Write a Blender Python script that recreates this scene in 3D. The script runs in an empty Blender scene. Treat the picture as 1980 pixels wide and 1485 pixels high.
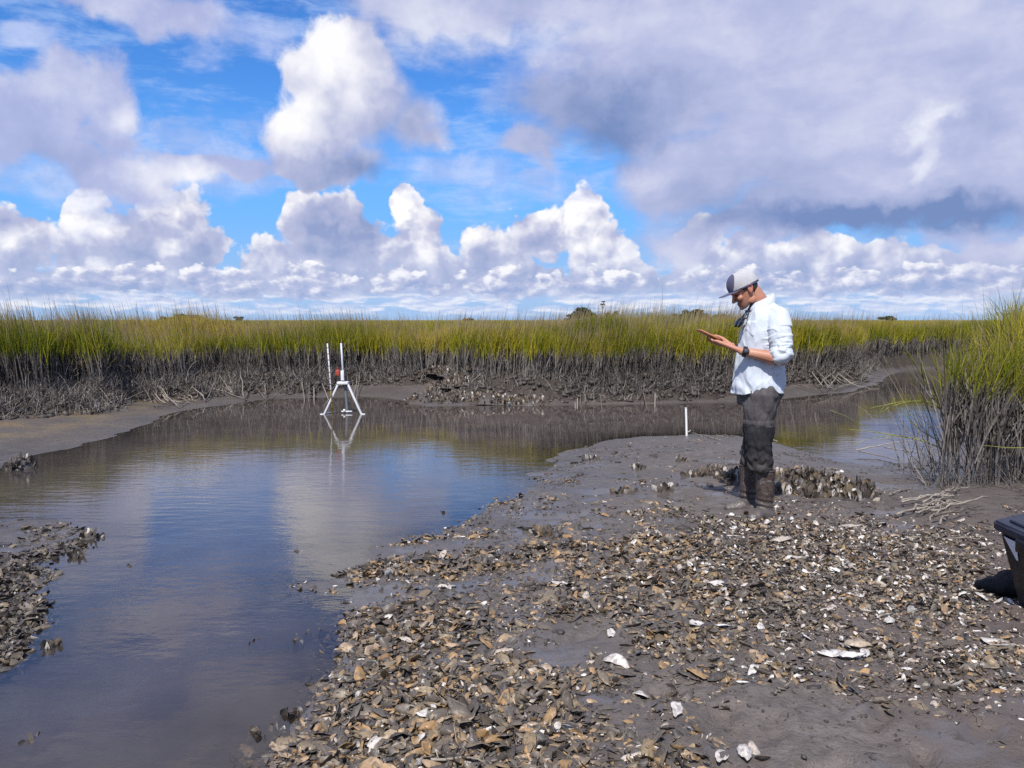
import bpy, bmesh, math, random
import numpy as np
from mathutils import Vector, Matrix

scene = bpy.context.scene
COL = scene.collection
R = math.radians
rng = np.random.default_rng(7)
random.seed(7)

# ------------------------------------------------------------------ camera
CAM_H = 1.62
FPX = 1600.0                       # focal length in pixels of the 1980 px wide photograph
PITCH = math.atan(123.5 / FPX)
cam = bpy.data.cameras.new('camera')
cam.sensor_width = 36.0
cam.lens = 36.0 * FPX / 1980.0
cam.clip_start = 0.05
cam.clip_end = 12000
camo = bpy.data.objects.new('camera', cam)
COL.objects.link(camo)
camo.location = (0, 0, CAM_H)
camo.rotation_euler = (R(90) - PITCH, 0, 0)
scene.camera = camo
scene.view_settings.view_transform = 'Standard'
scene.view_settings.look = 'None'
EXPO = 0.27
scene.view_settings.exposure = EXPO
scene.view_settings.gamma = 1.0
scene.render.resolution_x, scene.render.resolution_y = 1024, 768


def ray(px, py):
    """world direction seen at a pixel of the 1980x1485 photograph (to survey where things stand)"""
    a, b = (px - 990.0) / FPX, (742.5 - py) / FPX
    c, s = math.cos(PITCH), math.sin(PITCH)
    return np.array([a, c + s * b, -s + c * b])


def at(px, py, z=0.0):
    d = ray(px, py)
    t = (z - CAM_H) / d[2]
    return np.array([d[0] * t, d[1] * t, z])


def at_dist(px, py, y):
    d = ray(px, py)
    t = y / d[1]
    return np.array([d[0] * t, y, CAM_H + d[2] * t])


# ------------------------------------------------------------------ node helpers
class V:
    """a socket with arithmetic"""
    def __init__(s, nt, sock): s.nt, s.s = nt, sock
    def _m(s, op, *o, clamp=False): return math_node(s.nt, op, s, *o, clamp=clamp)
    def __add__(s, o): return s._m('ADD', o)
    __radd__ = __add__
    def __sub__(s, o): return s._m('SUBTRACT', o)
    def __rsub__(s, o): return math_node(s.nt, 'SUBTRACT', o, s)
    def __mul__(s, o): return s._m('MULTIPLY', o)
    __rmul__ = __mul__
    def __truediv__(s, o): return s._m('DIVIDE', o)
    def clamp(s): return s._m('ADD', 0.0, clamp=True)


def _in(nt, sock, v):
    if isinstance(v, V): nt.links.new(v.s, sock)
    elif hasattr(v, 'is_output'): nt.links.new(v, sock)
    elif v is not None: sock.default_value = v


def math_node(nt, op, *a, clamp=False):
    n = nt.nodes.new('ShaderNodeMath'); n.operation = op; n.use_clamp = clamp
    for i, v in enumerate(a): _in(nt, n.inputs[i], v)
    return V(nt, n.outputs[0])


def vmath(nt, op, *a, out=0):
    n = nt.nodes.new('ShaderNodeVectorMath'); n.operation = op
    for i, v in enumerate(a):
        if op == 'SCALE' and i == 1: _in(nt, n.inputs['Scale'], v)
        else: _in(nt, n.inputs[i], v)
    return V(nt, n.outputs['Value'] if op in ('LENGTH', 'DOT_PRODUCT', 'DISTANCE') else n.outputs[0])


def smooth(nt, v, lo, hi, to0=0.0, to1=1.0, kind='SMOOTHSTEP'):
    n = nt.nodes.new('ShaderNodeMapRange'); n.interpolation_type = kind
    for k, x in zip(('Value', 'From Min', 'From Max', 'To Min', 'To Max'), (v, lo, hi, to0, to1)): _in(nt, n.inputs[k], x)
    return V(nt, n.outputs[0])


def noise(nt, vec, scale, detail=4, rough=.55, dims='3D', dist=0.0, out='Fac', lac=2.0):
    n = nt.nodes.new('ShaderNodeTexNoise'); n.noise_dimensions = dims
    if vec is not None: _in(nt, n.inputs['Vector'], vec)
    for k, x in (('Scale', scale), ('Detail', detail), ('Roughness', rough), ('Distortion', dist), ('Lacunarity', lac)): _in(nt, n.inputs[k], x)
    return V(nt, n.outputs[out])


def voro(nt, vec, scale, detail=0, rough=.5, dims='3D', feature='F1', out='Distance', rand=1.0):
    n = nt.nodes.new('ShaderNodeTexVoronoi'); n.voronoi_dimensions = dims; n.feature = feature
    if vec is not None: _in(nt, n.inputs['Vector'], vec)
    for k, x in (('Scale', scale), ('Detail', detail), ('Roughness', rough), ('Randomness', rand)): _in(nt, n.inputs[k], x)
    return V(nt, n.outputs[out])


def mix(nt, f, a, b, blend='MIX'):
    n = nt.nodes.new('ShaderNodeMix'); n.data_type = 'RGBA'; n.blend_type = blend
    _in(nt, n.inputs['Factor'], f)
    for k, x in ((6, a), (7, b)):
        _in(nt, n.inputs[k], (*x, 1) if isinstance(x, (tuple, list)) and len(x) == 3 else x)
    return V(nt, n.outputs[2])


def ramp(nt, f, stops, interp='LINEAR'):
    n = nt.nodes.new('ShaderNodeValToRGB'); n.color_ramp.interpolation = interp
    el = n.color_ramp.elements
    while len(el) < len(stops): el.new(0.5)
    for e, (p, c) in zip(el, stops):
        e.position = p; e.color = (*c, 1)
    _in(nt, n.inputs[0], f)
    return V(nt, n.outputs[0])


def attr(nt, name, out='Fac'):
    n = nt.nodes.new('ShaderNodeAttribute'); n.attribute_name = name
    return V(nt, n.outputs[out])


def obj_random(nt):
    n = nt.nodes.new('ShaderNodeObjectInfo')
    return V(nt, n.outputs['Random'])


def geo(nt, out='Position'):
    n = nt.nodes.new('ShaderNodeNewGeometry'); return V(nt, n.outputs[out])


def objco(nt):
    n = nt.nodes.new('ShaderNodeTexCoord'); return V(nt, n.outputs['Object'])


def bump(nt, h, strength=1.0, dist=0.01, normal=None):
    n = nt.nodes.new('ShaderNodeBump')
    _in(nt, n.inputs['Height'], h); _in(nt, n.inputs['Strength'], strength); _in(nt, n.inputs['Distance'], dist)
    if normal is not None: _in(nt, n.inputs['Normal'], normal)
    return V(nt, n.outputs[0])


def new_mat(name):
    m = bpy.data.materials.new(name); m.use_nodes = True
    nt = m.node_tree
    p = next(n for n in nt.nodes if n.type == 'BSDF_PRINCIPLED')
    return m, nt, p


def pset(nt, p, **k):
    names = dict(color='Base Color', rough='Roughness', spec='Specular IOR Level', normal='Normal', metal='Metallic', coat='Coat Weight',
                 sss='Subsurface Weight', sheen='Sheen Weight')
    for a, v in k.items():
        if isinstance(v, (tuple, list)) and len(v) == 3: v = (*v, 1)
        _in(nt, p.inputs[names[a]], v)


# ------------------------------------------------------------------ object helpers
def tag(o, label=None, cat=None, group=None, kind=None):
    for k, v in (('label', label), ('category', cat), ('group', group), ('kind', kind)):
        if v: o[k] = v
    return o


def empty(name, loc, label=None, cat=None, group=None, rz=0.0):
    o = bpy.data.objects.new(name, None); COL.objects.link(o)
    o.location = loc; o.rotation_euler = (0, 0, rz); o.empty_display_size = .1
    return tag(o, label, cat, group)


def link(name, me, m=None, parent=None, loc=(0, 0, 0)):
    o = bpy.data.objects.new(name, me); COL.objects.link(o); o.location = loc
    if m is not None:
        for x in (m if isinstance(m, (list, tuple)) else [m]): me.materials.append(x)
    if parent is not None: o.parent = parent
    return o


def mesh_np(name, verts, faces, smooth_=True, attrs=None, mat_index=None):
    """verts (n,3); faces: (m,k) int array or list of such arrays; attrs: {name: per-vertex float}"""
    me = bpy.data.meshes.new(name)
    verts = np.asarray(verts, np.float32)
    fl = [np.asarray(f, np.int32) for f in (faces if isinstance(faces, list) else [faces]) if len(f)]
    me.vertices.add(len(verts)); me.vertices.foreach_set('co', verts.ravel())
    nl = sum(f.size for f in fl); npoly = sum(len(f) for f in fl)
    me.loops.add(nl); me.polygons.add(npoly)
    me.loops.foreach_set('vertex_index', np.concatenate([f.ravel() for f in fl]))
    tot = np.concatenate([np.full(len(f), f.shape[1], np.int32) for f in fl])
    start = np.concatenate([[0], np.cumsum(tot)[:-1]]).astype(np.int32)
    me.polygons.foreach_set('loop_start', start)
    me.polygons.foreach_set('loop_total', tot)
    if smooth_: me.polygons.foreach_set('use_smooth', np.ones(npoly, bool))
    if mat_index is not None: me.polygons.foreach_set('material_index', np.asarray(mat_index, np.int32))
    me.update(calc_edges=True)
    for k, v in (attrs or {}).items():
        a = me.attributes.new(k, 'FLOAT', 'POINT'); a.data.foreach_set('value', np.asarray(v, np.float32))
    return me


class MB:
    """collects simple shapes into one mesh"""
    def __init__(s): s.v, s.f, s.n = [], [], 0
    def add(s, v, f):
        v = np.asarray(v, float).reshape(-1, 3)
        s.v.append(v)
        for q in f: s.f.append([int(i) + s.n for i in q])
        s.n += len(v); return s
    def box(s, c, size, rot=None, bev=0.0):
        x, y, z = [d / 2 for d in size]
        bm = bmesh.new(); bmesh.ops.create_cube(bm, size=1.0)
        bmesh.ops.scale(bm, vec=(2 * x, 2 * y, 2 * z), verts=bm.verts)
        if bev: bmesh.ops.bevel(bm, geom=bm.edges[:], offset=bev, segments=2, affect='EDGES', profile=.5)
        s.bm(bm, c, rot); return s
    def bm(s, bm, c=(0, 0, 0), rot=None):
        bm.verts.index_update()
        v = np.array([p.co[:] for p in bm.verts])
        if rot is not None: v = v @ np.array(rot.to_3x3()).T
        s.add(v + np.array(c), [[q.index for q in f.verts] for f in bm.faces]); bm.free()
    def tube(s, pts, rad, seg=8, cap=True):
        v, f = tube_np(pts, rad, seg, cap); return s.add(v, f)
    def build(s, name, m=None, parent=None, smooth_=True, loc=(0, 0, 0), auto=None):
        me = bpy.data.meshes.new(name)
        me.from_pydata([tuple(p) for p in np.concatenate(s.v)], [], s.f); me.update()
        if smooth_: me.polygons.foreach_set('use_smooth', np.ones(len(me.polygons), bool))
        if auto is not None: me.set_sharp_from_angle(angle=R(auto))
        return link(name, me, m, parent, loc)


def frames(pts):
    pts = np.asarray(pts, float)
    t = np.gradient(pts, axis=0); t /= np.linalg.norm(t, axis=1)[:, None] + 1e-12
    up = np.array([0, 0, 1.0]) if abs(t[0][2]) < .9 else np.array([1.0, 0, 0])
    n = np.cross(up, t[0]); n /= np.linalg.norm(n)
    N, B = [], []
    for k in range(len(pts)):
        n = n - t[k] * n.dot(t[k]); n /= np.linalg.norm(n) + 1e-12
        N.append(n); B.append(np.cross(t[k], n))
    return t, np.array(N), np.array(B)


def tube_np(pts, rad, seg=8, cap=True):
    pts = np.asarray(pts, float); k = len(pts)
    rad = np.broadcast_to(np.asarray(rad, float), (k,))
    t, N, B = frames(pts)
    a = np.arange(seg) / seg * 2 * math.pi
    v = pts[:, None] + rad[:, None, None] * (np.cos(a)[None, :, None] * N[:, None] + np.sin(a)[None, :, None] * B[:, None])
    v = v.reshape(-1, 3); f = []
    for i in range(k - 1):
        for j in range(seg):
            j2 = (j + 1) % seg
            f.append([i * seg + j, i * seg + j2, (i + 1) * seg + j2, (i + 1) * seg + j])
    if cap:
        f.append(list(range(seg))[::-1]); f.append([(k - 1) * seg + j for j in range(seg)])
    return v, f


# value noise for terrain and cloth (numpy)
_P = rng.random((256, 256)).astype(np.float32)
def vnoise(x, y):
    xi, yi = np.floor(x).astype(int), np.floor(y).astype(int)
    fx, fy = x - xi, y - yi
    fx = fx * fx * (3 - 2 * fx); fy = fy * fy * (3 - 2 * fy)
    g = lambda a, b: _P[a & 255, b & 255]
    return (g(xi, yi) * (1 - fx) + g(xi + 1, yi) * fx) * (1 - fy) + (g(xi, yi + 1) * (1 - fx) + g(xi + 1, yi + 1) * fx) * fy - .5
def fbm(x, y, oct=4, gain=.5):
    s, a = 0, 1.0
    for k in range(oct):
        s = s + a * vnoise(x * 2 ** k + 17.3 * k, y * 2 ** k + 9.1 * k); a *= gain
    return s
def sstep(a, b, x):
    t = np.clip((x - a) / (b - a), 0, 1); return t * t * (3 - 2 * t)


def rots(yaw, pitch, roll):
    cy, sy, cp, sp, cr, sr = np.cos(yaw), np.sin(yaw), np.cos(pitch), np.sin(pitch), np.cos(roll), np.sin(roll)
    o, z = np.ones_like(yaw), np.zeros_like(yaw)
    Rz = np.stack([cy, -sy, z, sy, cy, z, z, z, o], -1).reshape(-1, 3, 3)
    Ry = np.stack([cp, z, sp, z, o, z, -sp, z, cp], -1).reshape(-1, 3, 3)
    Rx = np.stack([o, z, z, z, cr, -sr, z, sr, cr], -1).reshape(-1, 3, 3)
    return Rz @ Ry @ Rx


# ------------------------------------------------------------------ sun and sky
SUN_DIR = np.array([-0.17, -0.62, 0.82]); SUN_DIR /= np.linalg.norm(SUN_DIR)
SUN_EL = math.asin(SUN_DIR[2])
sl = bpy.data.lights.new('sun', 'SUN'); sl.energy = 4.5; sl.angle = R(0.53); sl.color = (1.0, 0.96, 0.90)
so = bpy.data.objects.new('sun', sl); COL.objects.link(so)
so.rotation_euler = Vector(-SUN_DIR).to_track_quat('-Z', 'Y').to_euler()
so.location = (0, -20, 40)


def build_sky():
    w = bpy.data.worlds.new('World'); scene.world = w; w.use_nodes = True
    nt = w.node_tree
    for n in list(nt.nodes): nt.nodes.remove(n)
    out = nt.nodes.new('ShaderNodeOutputWorld'); bg = nt.nodes.new('ShaderNodeBackground')
    nt.links.new(bg.outputs[0], out.inputs[0])
    STR = 0.1
    bg.inputs['Strength'].default_value = STR
    sky = nt.nodes.new('ShaderNodeTexSky'); sky.sky_type = 'NISHITA'; sky.sun_disc = False
    sky.sun_elevation = SUN_EL
    sky.sun_rotation = math.atan2(SUN_DIR[0], SUN_DIR[1])
    sky.air_density = 1.0; sky.dust_density = 0.3; sky.ozone_density = 2.5
    hs = nt.nodes.new('ShaderNodeHueSaturation'); nt.links.new(sky.outputs[0], hs.inputs['Color'])
    hs.inputs['Saturation'].default_value = 1.22; hs.inputs['Value'].default_value = 1.0
    hs.inputs['Hue'].default_value = 0.505
    tc = nt.nodes.new('ShaderNodeTexCoord')
    D = vmath(nt, 'NORMALIZE', tc.outputs['Generated'])
    sx = nt.nodes.new('ShaderNodeSeparateXYZ'); nt.links.new(D.s, sx.inputs[0])
    x, y, z = (V(nt, sx.outputs[i]) for i in range(3))
    az = math_node(nt, 'ARCTAN2', x, y) * (180 / math.pi)
    el = math_node(nt, 'ARCSINE', z) * (180 / math.pi)
    cb = nt.nodes.new('ShaderNodeCombineXYZ'); _in(nt, cb.inputs[0], az); _in(nt, cb.inputs[1], el)
    P = V(nt, cb.outputs[0])                                    # (azimuth, elevation) in degrees

    def vec(sx_, sy_, ox=0.0, oy=0.0, p=P): return vmath(nt, 'MULTIPLY_ADD', p, (sx_, sy_, 0), (ox, oy, 0))

    def azel(px, py):
        d = ray(px, py); d = d / np.linalg.norm(d)
        return math.degrees(math.atan2(d[0], d[1])), math.degrees(math.asin(d[2]))

    def dist(p, b):
        a, e = azel(b[0], b[1]); ra, re = b[2] / 28.0, b[3] / 27.5
        return vmath(nt, 'LENGTH', vmath(nt, 'MULTIPLY_ADD', p, (1 / ra, 1 / re, 0), (-a / ra, -e / re, 0)))

    def union(p, blobs, k=.25):
        d = None
        for b in blobs:
            q = dist(p, b)
            d = q if d is None else math_node(nt, 'SMOOTH_MIN', d, q, k)
        return 1.0 - d                                          # > 0 inside

    def lights(p, blobs, base):
        L = base
        for b in blobs:
            L = smooth(nt, dist(p, b), 1.0, 0.0, 0.0, b[4]) + L
        return L

    def warp(p, *terms):
        for sc, amp, det, sx_ in terms:
            nz = noise(nt, vec(sx_, 1, 3.1 * sc, 7.7, p=p), sc, det, .6, dims='2D', out='Color')
            p = vmath(nt, 'ADD', p, vmath(nt, 'MULTIPLY', vmath(nt, 'SUBTRACT', nz, (.5, .5, .5)), (amp, amp, 0)))
        return p

    # rounded puffs: noise folded about its middle, fractal; lit from the upper left
    def puffs(p, scale, det=5, rough=.55):
        v = voro(nt, p, scale, det, rough, dims='2D', feature='F1')
        return 1.0 - v

    col = mix(nt, 1.0, V(nt, hs.outputs[0]), (.60, .98, 1.36), 'MULTIPLY')
    EV = 2.0 ** EXPO
    C = lambda r, g, b: (r / STR / EV, g / STR / EV, b / STR / EV)
    WHITE, GREY, DARK, BLUE = C(1.02, 1.01, 1.03), C(.50, .53, .74), C(.19, .275, .53), C(.30, .46, .84)

    # pale air towards the horizon
    hz = smooth(nt, el, 16.0, 3.0)
    col = mix(nt, hz * .85, col, C(.175, .46, .98))
    hz = smooth(nt, el, 7.5, 0.5)
    col = mix(nt, hz * .9, col, C(.40, .575, .86))

    def layer(col, alpha, L, lo=DARK, mid=GREY, hi=WHITE, aero=None):
        c = mix(nt, smooth(nt, L, 0.0, 0.5, kind='LINEAR'), lo, mid)
        c = mix(nt, smooth(nt, L, 0.5, 1.0, kind='LINEAR'), c, hi)
        if aero is not None: c = mix(nt, aero, c, C(.52, .66, .92))
        return mix(nt, alpha, col, c)

    # thin high streaks
    n1 = noise(nt, warp(vec(.35, 1.25), (.3, 1.2, 3, 1)), .55, 6, .62, dims='2D')
    n2 = noise(nt, vec(.05, .07, 4, 2), 1.0, 2, .5, dims='2D')
    a1 = smooth(nt, n1 + (n2 - .5) * .6, .50, .80) * .50
    col = mix(nt, a1, col, C(.50, .66, .98))

    # ---- low band of far flat clouds over the horizon
    pf = warp(vec(.55, 2.2), (.9, .35, 4, 1))
    nf = noise(nt, pf, .55, 6, .58, dims='2D')
    band = smooth(nt, el, 0.1, .7) * smooth(nt, el, 4.2, 2.2)
    af = smooth(nt, nf + band * .10, .46, .62) * band
    rel = noise(nt, vmath(nt, 'ADD', pf, (0.10, -0.35, 0)), .55, 6, .58, dims='2D')
    Lf = (nf - rel) * 1.9 + .66
    col = layer(col, af * .92, Lf, lo=BLUE, mid=C(.56, .64, .88), aero=smooth(nt, el, 3.0, 0.0) * .35)

    # ---- far cumulus wall: heaped tops
    def heap(pv, scale, step, det=3.0, rough=.5):
        q = puffs(pv, scale, det, rough)
        return q, q - puffs(vmath(nt, 'ADD', pv, (-step, step * 1.1, 0)), scale, det, rough)

    PL = warp(P, (.22, 3.0, 4, 1))                              # where light falls wanders with the cloud's shape
    nb = noise(nt, P, .35, 6, .6, dims='2D')
    pc = warp(P, (.20, 2.2, 2, 1), (.9, .7, 4, 1))
    cum = [(20, 470, 95, 75), (-20, 520, 130, 90), (175, 490, 75, 115), (155, 430, 42, 60), (300, 480, 120, 110), (330, 400, 80, 60), (395, 475, 58, 62), (545, 510, 80, 68), (620, 440, 100, 82),
           (650, 490, 140, 90), (786, 402, 36, 50), (800, 470, 75, 80), (870, 530, 100, 55), (960, 485, 90, 75), (1040, 460, 80, 70), (1120, 430, 75, 78), (1150, 480, 95, 85),
           (1200, 528, 52, 52), (1350, 470, 50, 68), (1320, 540, 66, 38), (1430, 505, 90, 68), (1560, 505, 110, 62), (1700, 515, 170, 62), (1880, 520, 200, 60),
           (250, 552, 330, 42), (700, 552, 330, 44), (1100, 552, 330, 42), (1520, 545, 330, 48), (1880, 540, 260, 52), (2150, 500, 200, 110), (-200, 480, 160, 160), (-520, 440, 220, 180), (2600, 470, 260, 150)]
    fc = union(pc, cum, .12)
    pv = warp(vec(1, 1.1), (.4, 1.0, 3, 1))
    b1, r1 = heap(pv, .30, .75, 3.2, .55)
    ac = smooth(nt, fc + (b1 - .55) * .40 + (nb - .5) * .30, .0, .13)
    base = smooth(nt, el + (nb - .5) * 1.2, 1.2, 2.2)           # flat bases
    lc = [(165, 415, 60, 70, .45), (330, 400, 110, 60, .15), (335, 490, 40, 30, .35), (500, 480, 70, 60, .22), (785, 395, 50, 60, .6), (800, 450, 80, 90, .35), (1110, 420, 120, 80, .55), (1190, 470, 90, 60, .35),
          (960, 450, 80, 50, .28), (1340, 450, 70, 70, .4), (1380, 500, 60, 60, .2), (1600, 480, 190, 50, .22), (390, 480, 110, 60, -.20), (680, 465, 120, 55, -.55), (640, 420, 120, 50, -.15),
          (1010, 530, 150, 40, -.20), (1480, 520, 120, 45, -.25), (30, 480, 80, 90, .16)]
    Lc = lights(PL, lc, .66) + r1 * .60 + (nb - .5) * .36 - smooth(nt, fc, .10, .75) * .20
    Lc = Lc - smooth(nt, el + (nb - .5) * 2.2, 5.0, 2.0) * .16
    col = layer(col, ac * base, Lc, lo=C(.30, .37, .62), aero=smooth(nt, el, 7.0, 0.5) * .34)

    # ---- smaller heaps in front of the wall, with grey flat bases
    cum2 = [(230, 545, 130, 42), (420, 550, 130, 45), (600, 545, 120, 42), (760, 540, 90, 36), (980, 545, 140, 38), (1170, 548, 110, 36), (1420, 545, 140, 36), (1620, 545, 150, 34), (1830, 540, 190, 38),
            (60, 570, 110, 32), (330, 590, 40, 18), (840, 560, 60, 22), (2200, 540, 200, 50), (-200, 550, 200, 50)]
    f2 = union(warp(P, (.35, 1.3, 3, 1), (1.3, .4, 4, 1)), cum2, .12)
    pv2 = warp(vec(1, 1.7, 8, 3), (.6, .6, 3, 1))
    c1, r2 = heap(pv2, .50, .45, 3.0, .55)
    a2 = smooth(nt, f2 + (c1 - .55) * .5 + (nb - .5) * .25, .02, .20)
    L2 = r2 * .75 + (nb - .5) * .4 + smooth(nt, el + (nb - .5) * 1.2, 1.6, 4.0, .28, .84)
    col = layer(col, a2 * smooth(nt, el + (nb - .5) * .6, .9, 1.7) * .93, L2, lo=C(.28, .37, .64), aero=smooth(nt, el, 5.0, 0.5) * .30)

    # ---- thin veils between the heaps
    nv = noise(nt, warp(vec(.5, 1.3, 21, 4), (.2, 2.0, 4, 1)), .30, 7, .6, dims='2D')
    fv = union(PL, [(430, 300, 260, 90), (900, 330, 220, 70), (160, 330, 220, 90), (470, 60, 160, 70), (1050, 330, 130, 60), (60, 60, 60, 40)], .3)
    av = smooth(nt, fv * .55 + (nv - .5) * 1.5, .02, .55) * .62
    col = mix(nt, av, col, mix(nt, smooth(nt, nb, .35, .7), C(.42, .52, .86), C(.66, .72, .96)))

    # ---- the larger nearer heaps, left and middle
    pb = warp(P, (.10, 5.0, 3, 1), (.45, 1.5, 5, 1))
    nB = noise(nt, vec(1, 1, 11, 5), .16, 7, .58, dims='2D')
    soft = lambda a, e, r, lo, hi: smooth(nt, dist(PL, (a, e, r, r)), 1.0, .3, lo, hi)
    left = [(20, 205, 130, 80), (120, 170, 55, 55), (60, 285, 150, 40), (215, 190, 55, 75), (205, 250, 60, 40), (330, 45, 85, 45), (250, 0, 130, 40), (300, 335, 120, 48),
           (240, 330, 130, 60), (170, 335, 85, 50), (420, 320, 160, 28), (-200, 200, 220, 120)]
    fE = union(pb, left, .2)
    aE = smooth(nt, fE + (nB - .5) * .85 + (nb - .5) * .35, -.05, .45)
    lE = [(40, 260, 260, 90, -.10), (300, 330, 120, 50, .34), (390, 350, 70, 40, .30), (235, 240, 70, 36, .30), (330, 40, 130, 60, .05), (130, 340, 110, 70, -.08), (40, 150, 140, 60, .06)]
    LE = lights(PL, lE, .50) + (nB - .5) * .5 + (nb - .5) * .35
    col = layer(col, aE * .92, LE, mid=C(.47, .51, .77))
    mid_ = [(640, 110, 105, 85), (700, 190, 140, 120), (600, 260, 120, 95), (640, 310, 150, 62), (790, 230, 100, 95), (830, 250, 60, 60)]
    pvB = warp(P, (.25, 1.4, 3, 1))
    B1, rB = heap(pvB, .17, 1.3, 4.0, .5)
    fB = union(pb, mid_, .2)
    aB = smooth(nt, fB + (B1 - .5) * .30 + (nB - .5) * .45 + (nb - .5) * .12, -.02, soft(840, 270, 230, .20, .60))
    lB = [(590, 90, 120, 90, .42), (640, 60, 110, 60, .25), (560, 230, 130, 70, .36), (690, 150, 110, 110, .28), (800, 250, 130, 130, -.16), (640, 335, 210, 60, -.42), (740, 330, 120, 60, -.22)]
    LB = lights(PL, lB, .58) + rB * .38 + (nB - .5) * .40 + (nb - .5) * .15
    col = layer(col, aB * .97, LB)

    # ---- the wide grey deck, upper right
    pd = warp(P, (.07, 7.0, 3, 1), (.3, 2.0, 5, 1))
    PD = warp(P, (.10, 6.0, 5, 1), (.5, 1.5, 4, 1))
    nD = noise(nt, vec(.55, 1.0, 2, 9), .16, 8, .58, dims='2D')
    nD2 = noise(nt, warp(vec(.6, 1.0, 5, 1), (.2, 2.0, 3, 1)), .33, 7, .55, dims='2D')
    deck = [(960, -20, 370, 115), (1350, 80, 420, 210), (1180, 200, 260, 110), (1700, 180, 520, 240), (1350, 330, 230, 85), (1700, 350, 480, 105), (2300, 250, 500, 260), (1600, -400, 900, 420), (700, -300, 500, 200),
            (1600, 428, 380, 46), (1880, 415, 360, 88), (1010, 290, 55, 36)]
    fD = union(pd, deck, .3)
    aD = smooth(nt, fD + (nD - .5) * .70 + (nD2 - .5) * .45, -.04, .42)
    lD = [(1010, 60, 230, 90, .30), (860, 40, 160, 70, .12), (1230, 20, 200, 70, .10), (1190, 215, 230, 90, -.46), (1120, 270, 130, 60, -.22), (1020, 200, 120, 60, -.14), (1480, 160, 260, 120, .06), (1240, 340, 120, 50, .10),
          (1790, 220, 46, 50, .34), (1772, 275, 52, 40, .34), (1802, 325, 36, 44, .30), (1850, 200, 40, 30, .2), (1850, 60, 200, 90, .06), (1600, 432, 440, 56, -.46), (1420, 390, 200, 60, -.20), (1850, 425, 280, 45, -.30), (1900, 230, 70, 90, -.20), (1700, 330, 260, 60, -.05)]
    LD = lights(PD, lD, .50) + (nD - .5) * .55 + (nD2 - .5) * .5
    col = layer(col, aD * .98, LD, mid=C(.49, .53, .77), hi=C(.92, .93, 1.0))

    # ---- the rest of the sky, out of the frame: broken cloud
    nO = noise(nt, vmath(nt, 'MULTIPLY', D, (1, 1, 1.8)), 2.6, 7, .58)
    offc = smooth(nt, math_node(nt, 'ABSOLUTE', az), 42, 55)
    up = smooth(nt, el, 23, 30)
    o = math_node(nt, 'MAXIMUM', offc, up)
    aO = smooth(nt, nO, .46, .60) * o * smooth(nt, el, 0.0, 3.0)
    col = layer(col, aO, smooth(nt, nO, .44, .70, 1.0, .25))
    # below the horizon
    col = mix(nt, smooth(nt, el, -0.3, -3.0), col, C(.10, .09, .06))
    nt.links.new(col.s, bg.inputs['Color'])
    try: w.cycles.sampling_method = 'MANUAL'; w.cycles.sample_map_resolution = 512
    except Exception: pass


build_sky()
# ------------------------------------------------------------------ the creek and its banks
# waterline as surveyed: (pixel, pixel, bank type); types give slope, width of the mud slope, height of the scarp, its width
TYPES = dict(B=(.075, 9.0, 0.0, 2.0, .27), C=(.10, 9.0, 0.0, 2.0, .28), R=(.13, .55, .22, .6, .3), S=(.10, 9.0, .0, 1.0, .14), L=(.045, 2.9, .28, .9, .3), M=(.07, .95, .34, .7, .3),
             F=(.25, .0, .50, .35, .3), G=(.18, 1.1, .28, .5, .3), O=(.20, .45, .36, .7, .3), T=(.17, .55, .34, .7, .3))
SHORE = [(480, 1800, 'B'), (505, 1560, 'B'), (530, 1485, 'B'), (565, 1430, 'B'), (560, 1390, 'B'), (600, 1345, 'B'), (645, 1290, 'B'), (640, 1250, 'B'), (665, 1210, 'B'), (690, 1180, 'B'), (650, 1160, 'B'), (625, 1130, 'B'),
         (680, 1108, 'B'), (760, 1108, 'B'), (800, 1112, 'B'), (845, 1098, 'B'), (790, 1085, 'B'), (735, 1072, 'B'), (706, 1058, 'B'), (770, 1045, 'B'), (860, 1034, 'B'), (930, 1018, 'B'), (915, 998, 'B'), (940, 985, 'B'),
         (1000, 960, 'B'), (1010, 935, 'B'), (1040, 905, 'B'), (1100, 872, 'B'), (1180, 852, 'B'), (1260, 843, 'B'), (1340, 838, 'B'), (1430, 842, 'B'), (1500, 852, 'B'), (1560, 872, 'B'), (1640, 893, 'B'), (1700, 902, 'C'),
         (1760, 892, 'R'), (1800, 868, 'R'), (1815, 835, 'R'), (1812, 800, 'R'), (1830, 772, 'R'), (1900, 752, 'R'), (2000, 744, 'R'), (2200, 737, 'R'), (2600, 733, 'R'),
         (2600, 714, 'F'), (2200, 714, 'F'), (2000, 714, 'F'), (1850, 714, 'F'), (1770, 714, 'F'), (1722, 722, 'T'), (1700, 742, 'T'), (1650, 757, 'T'), (1570, 765, 'T'), (1500, 772, 'F'), (1420, 778, 'F'), (1300, 780, 'F'),
         (1180, 782, 'F'), (1050, 785, 'O'), (950, 783, 'O'), (830, 785, 'O'), (790, 777, 'G'), (740, 768, 'G'), (690, 766, 'G'), (600, 770, 'M'), (520, 772, 'M'), (440, 782, 'M'), (380, 790, 'M'), (310, 806, 'M'),
         (290, 820, 'L'), (200, 850, 'L'), (130, 868, 'L'), (60, 885, 'L'), (0, 905, 'L'), (-100, 925, 'L'), (-300, 935, 'L'), (-700, 938, 'L'), (-700, 985, 'S'), (-300, 998, 'S'), (-100, 1003, 'S'), (0, 1008, 'S'), (75, 1006, 'S'), (140, 1032, 'S'),
         (150, 1062, 'S'), (115, 1090, 'S'), (100, 1140, 'S'), (80, 1195, 'S'), (40, 1250, 'S'), (-30, 1290, 'S'), (-120, 1340, 'S'), (-200, 1420, 'S'), (-260, 1560, 'S'), (-300, 1800, 'S')]
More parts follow.
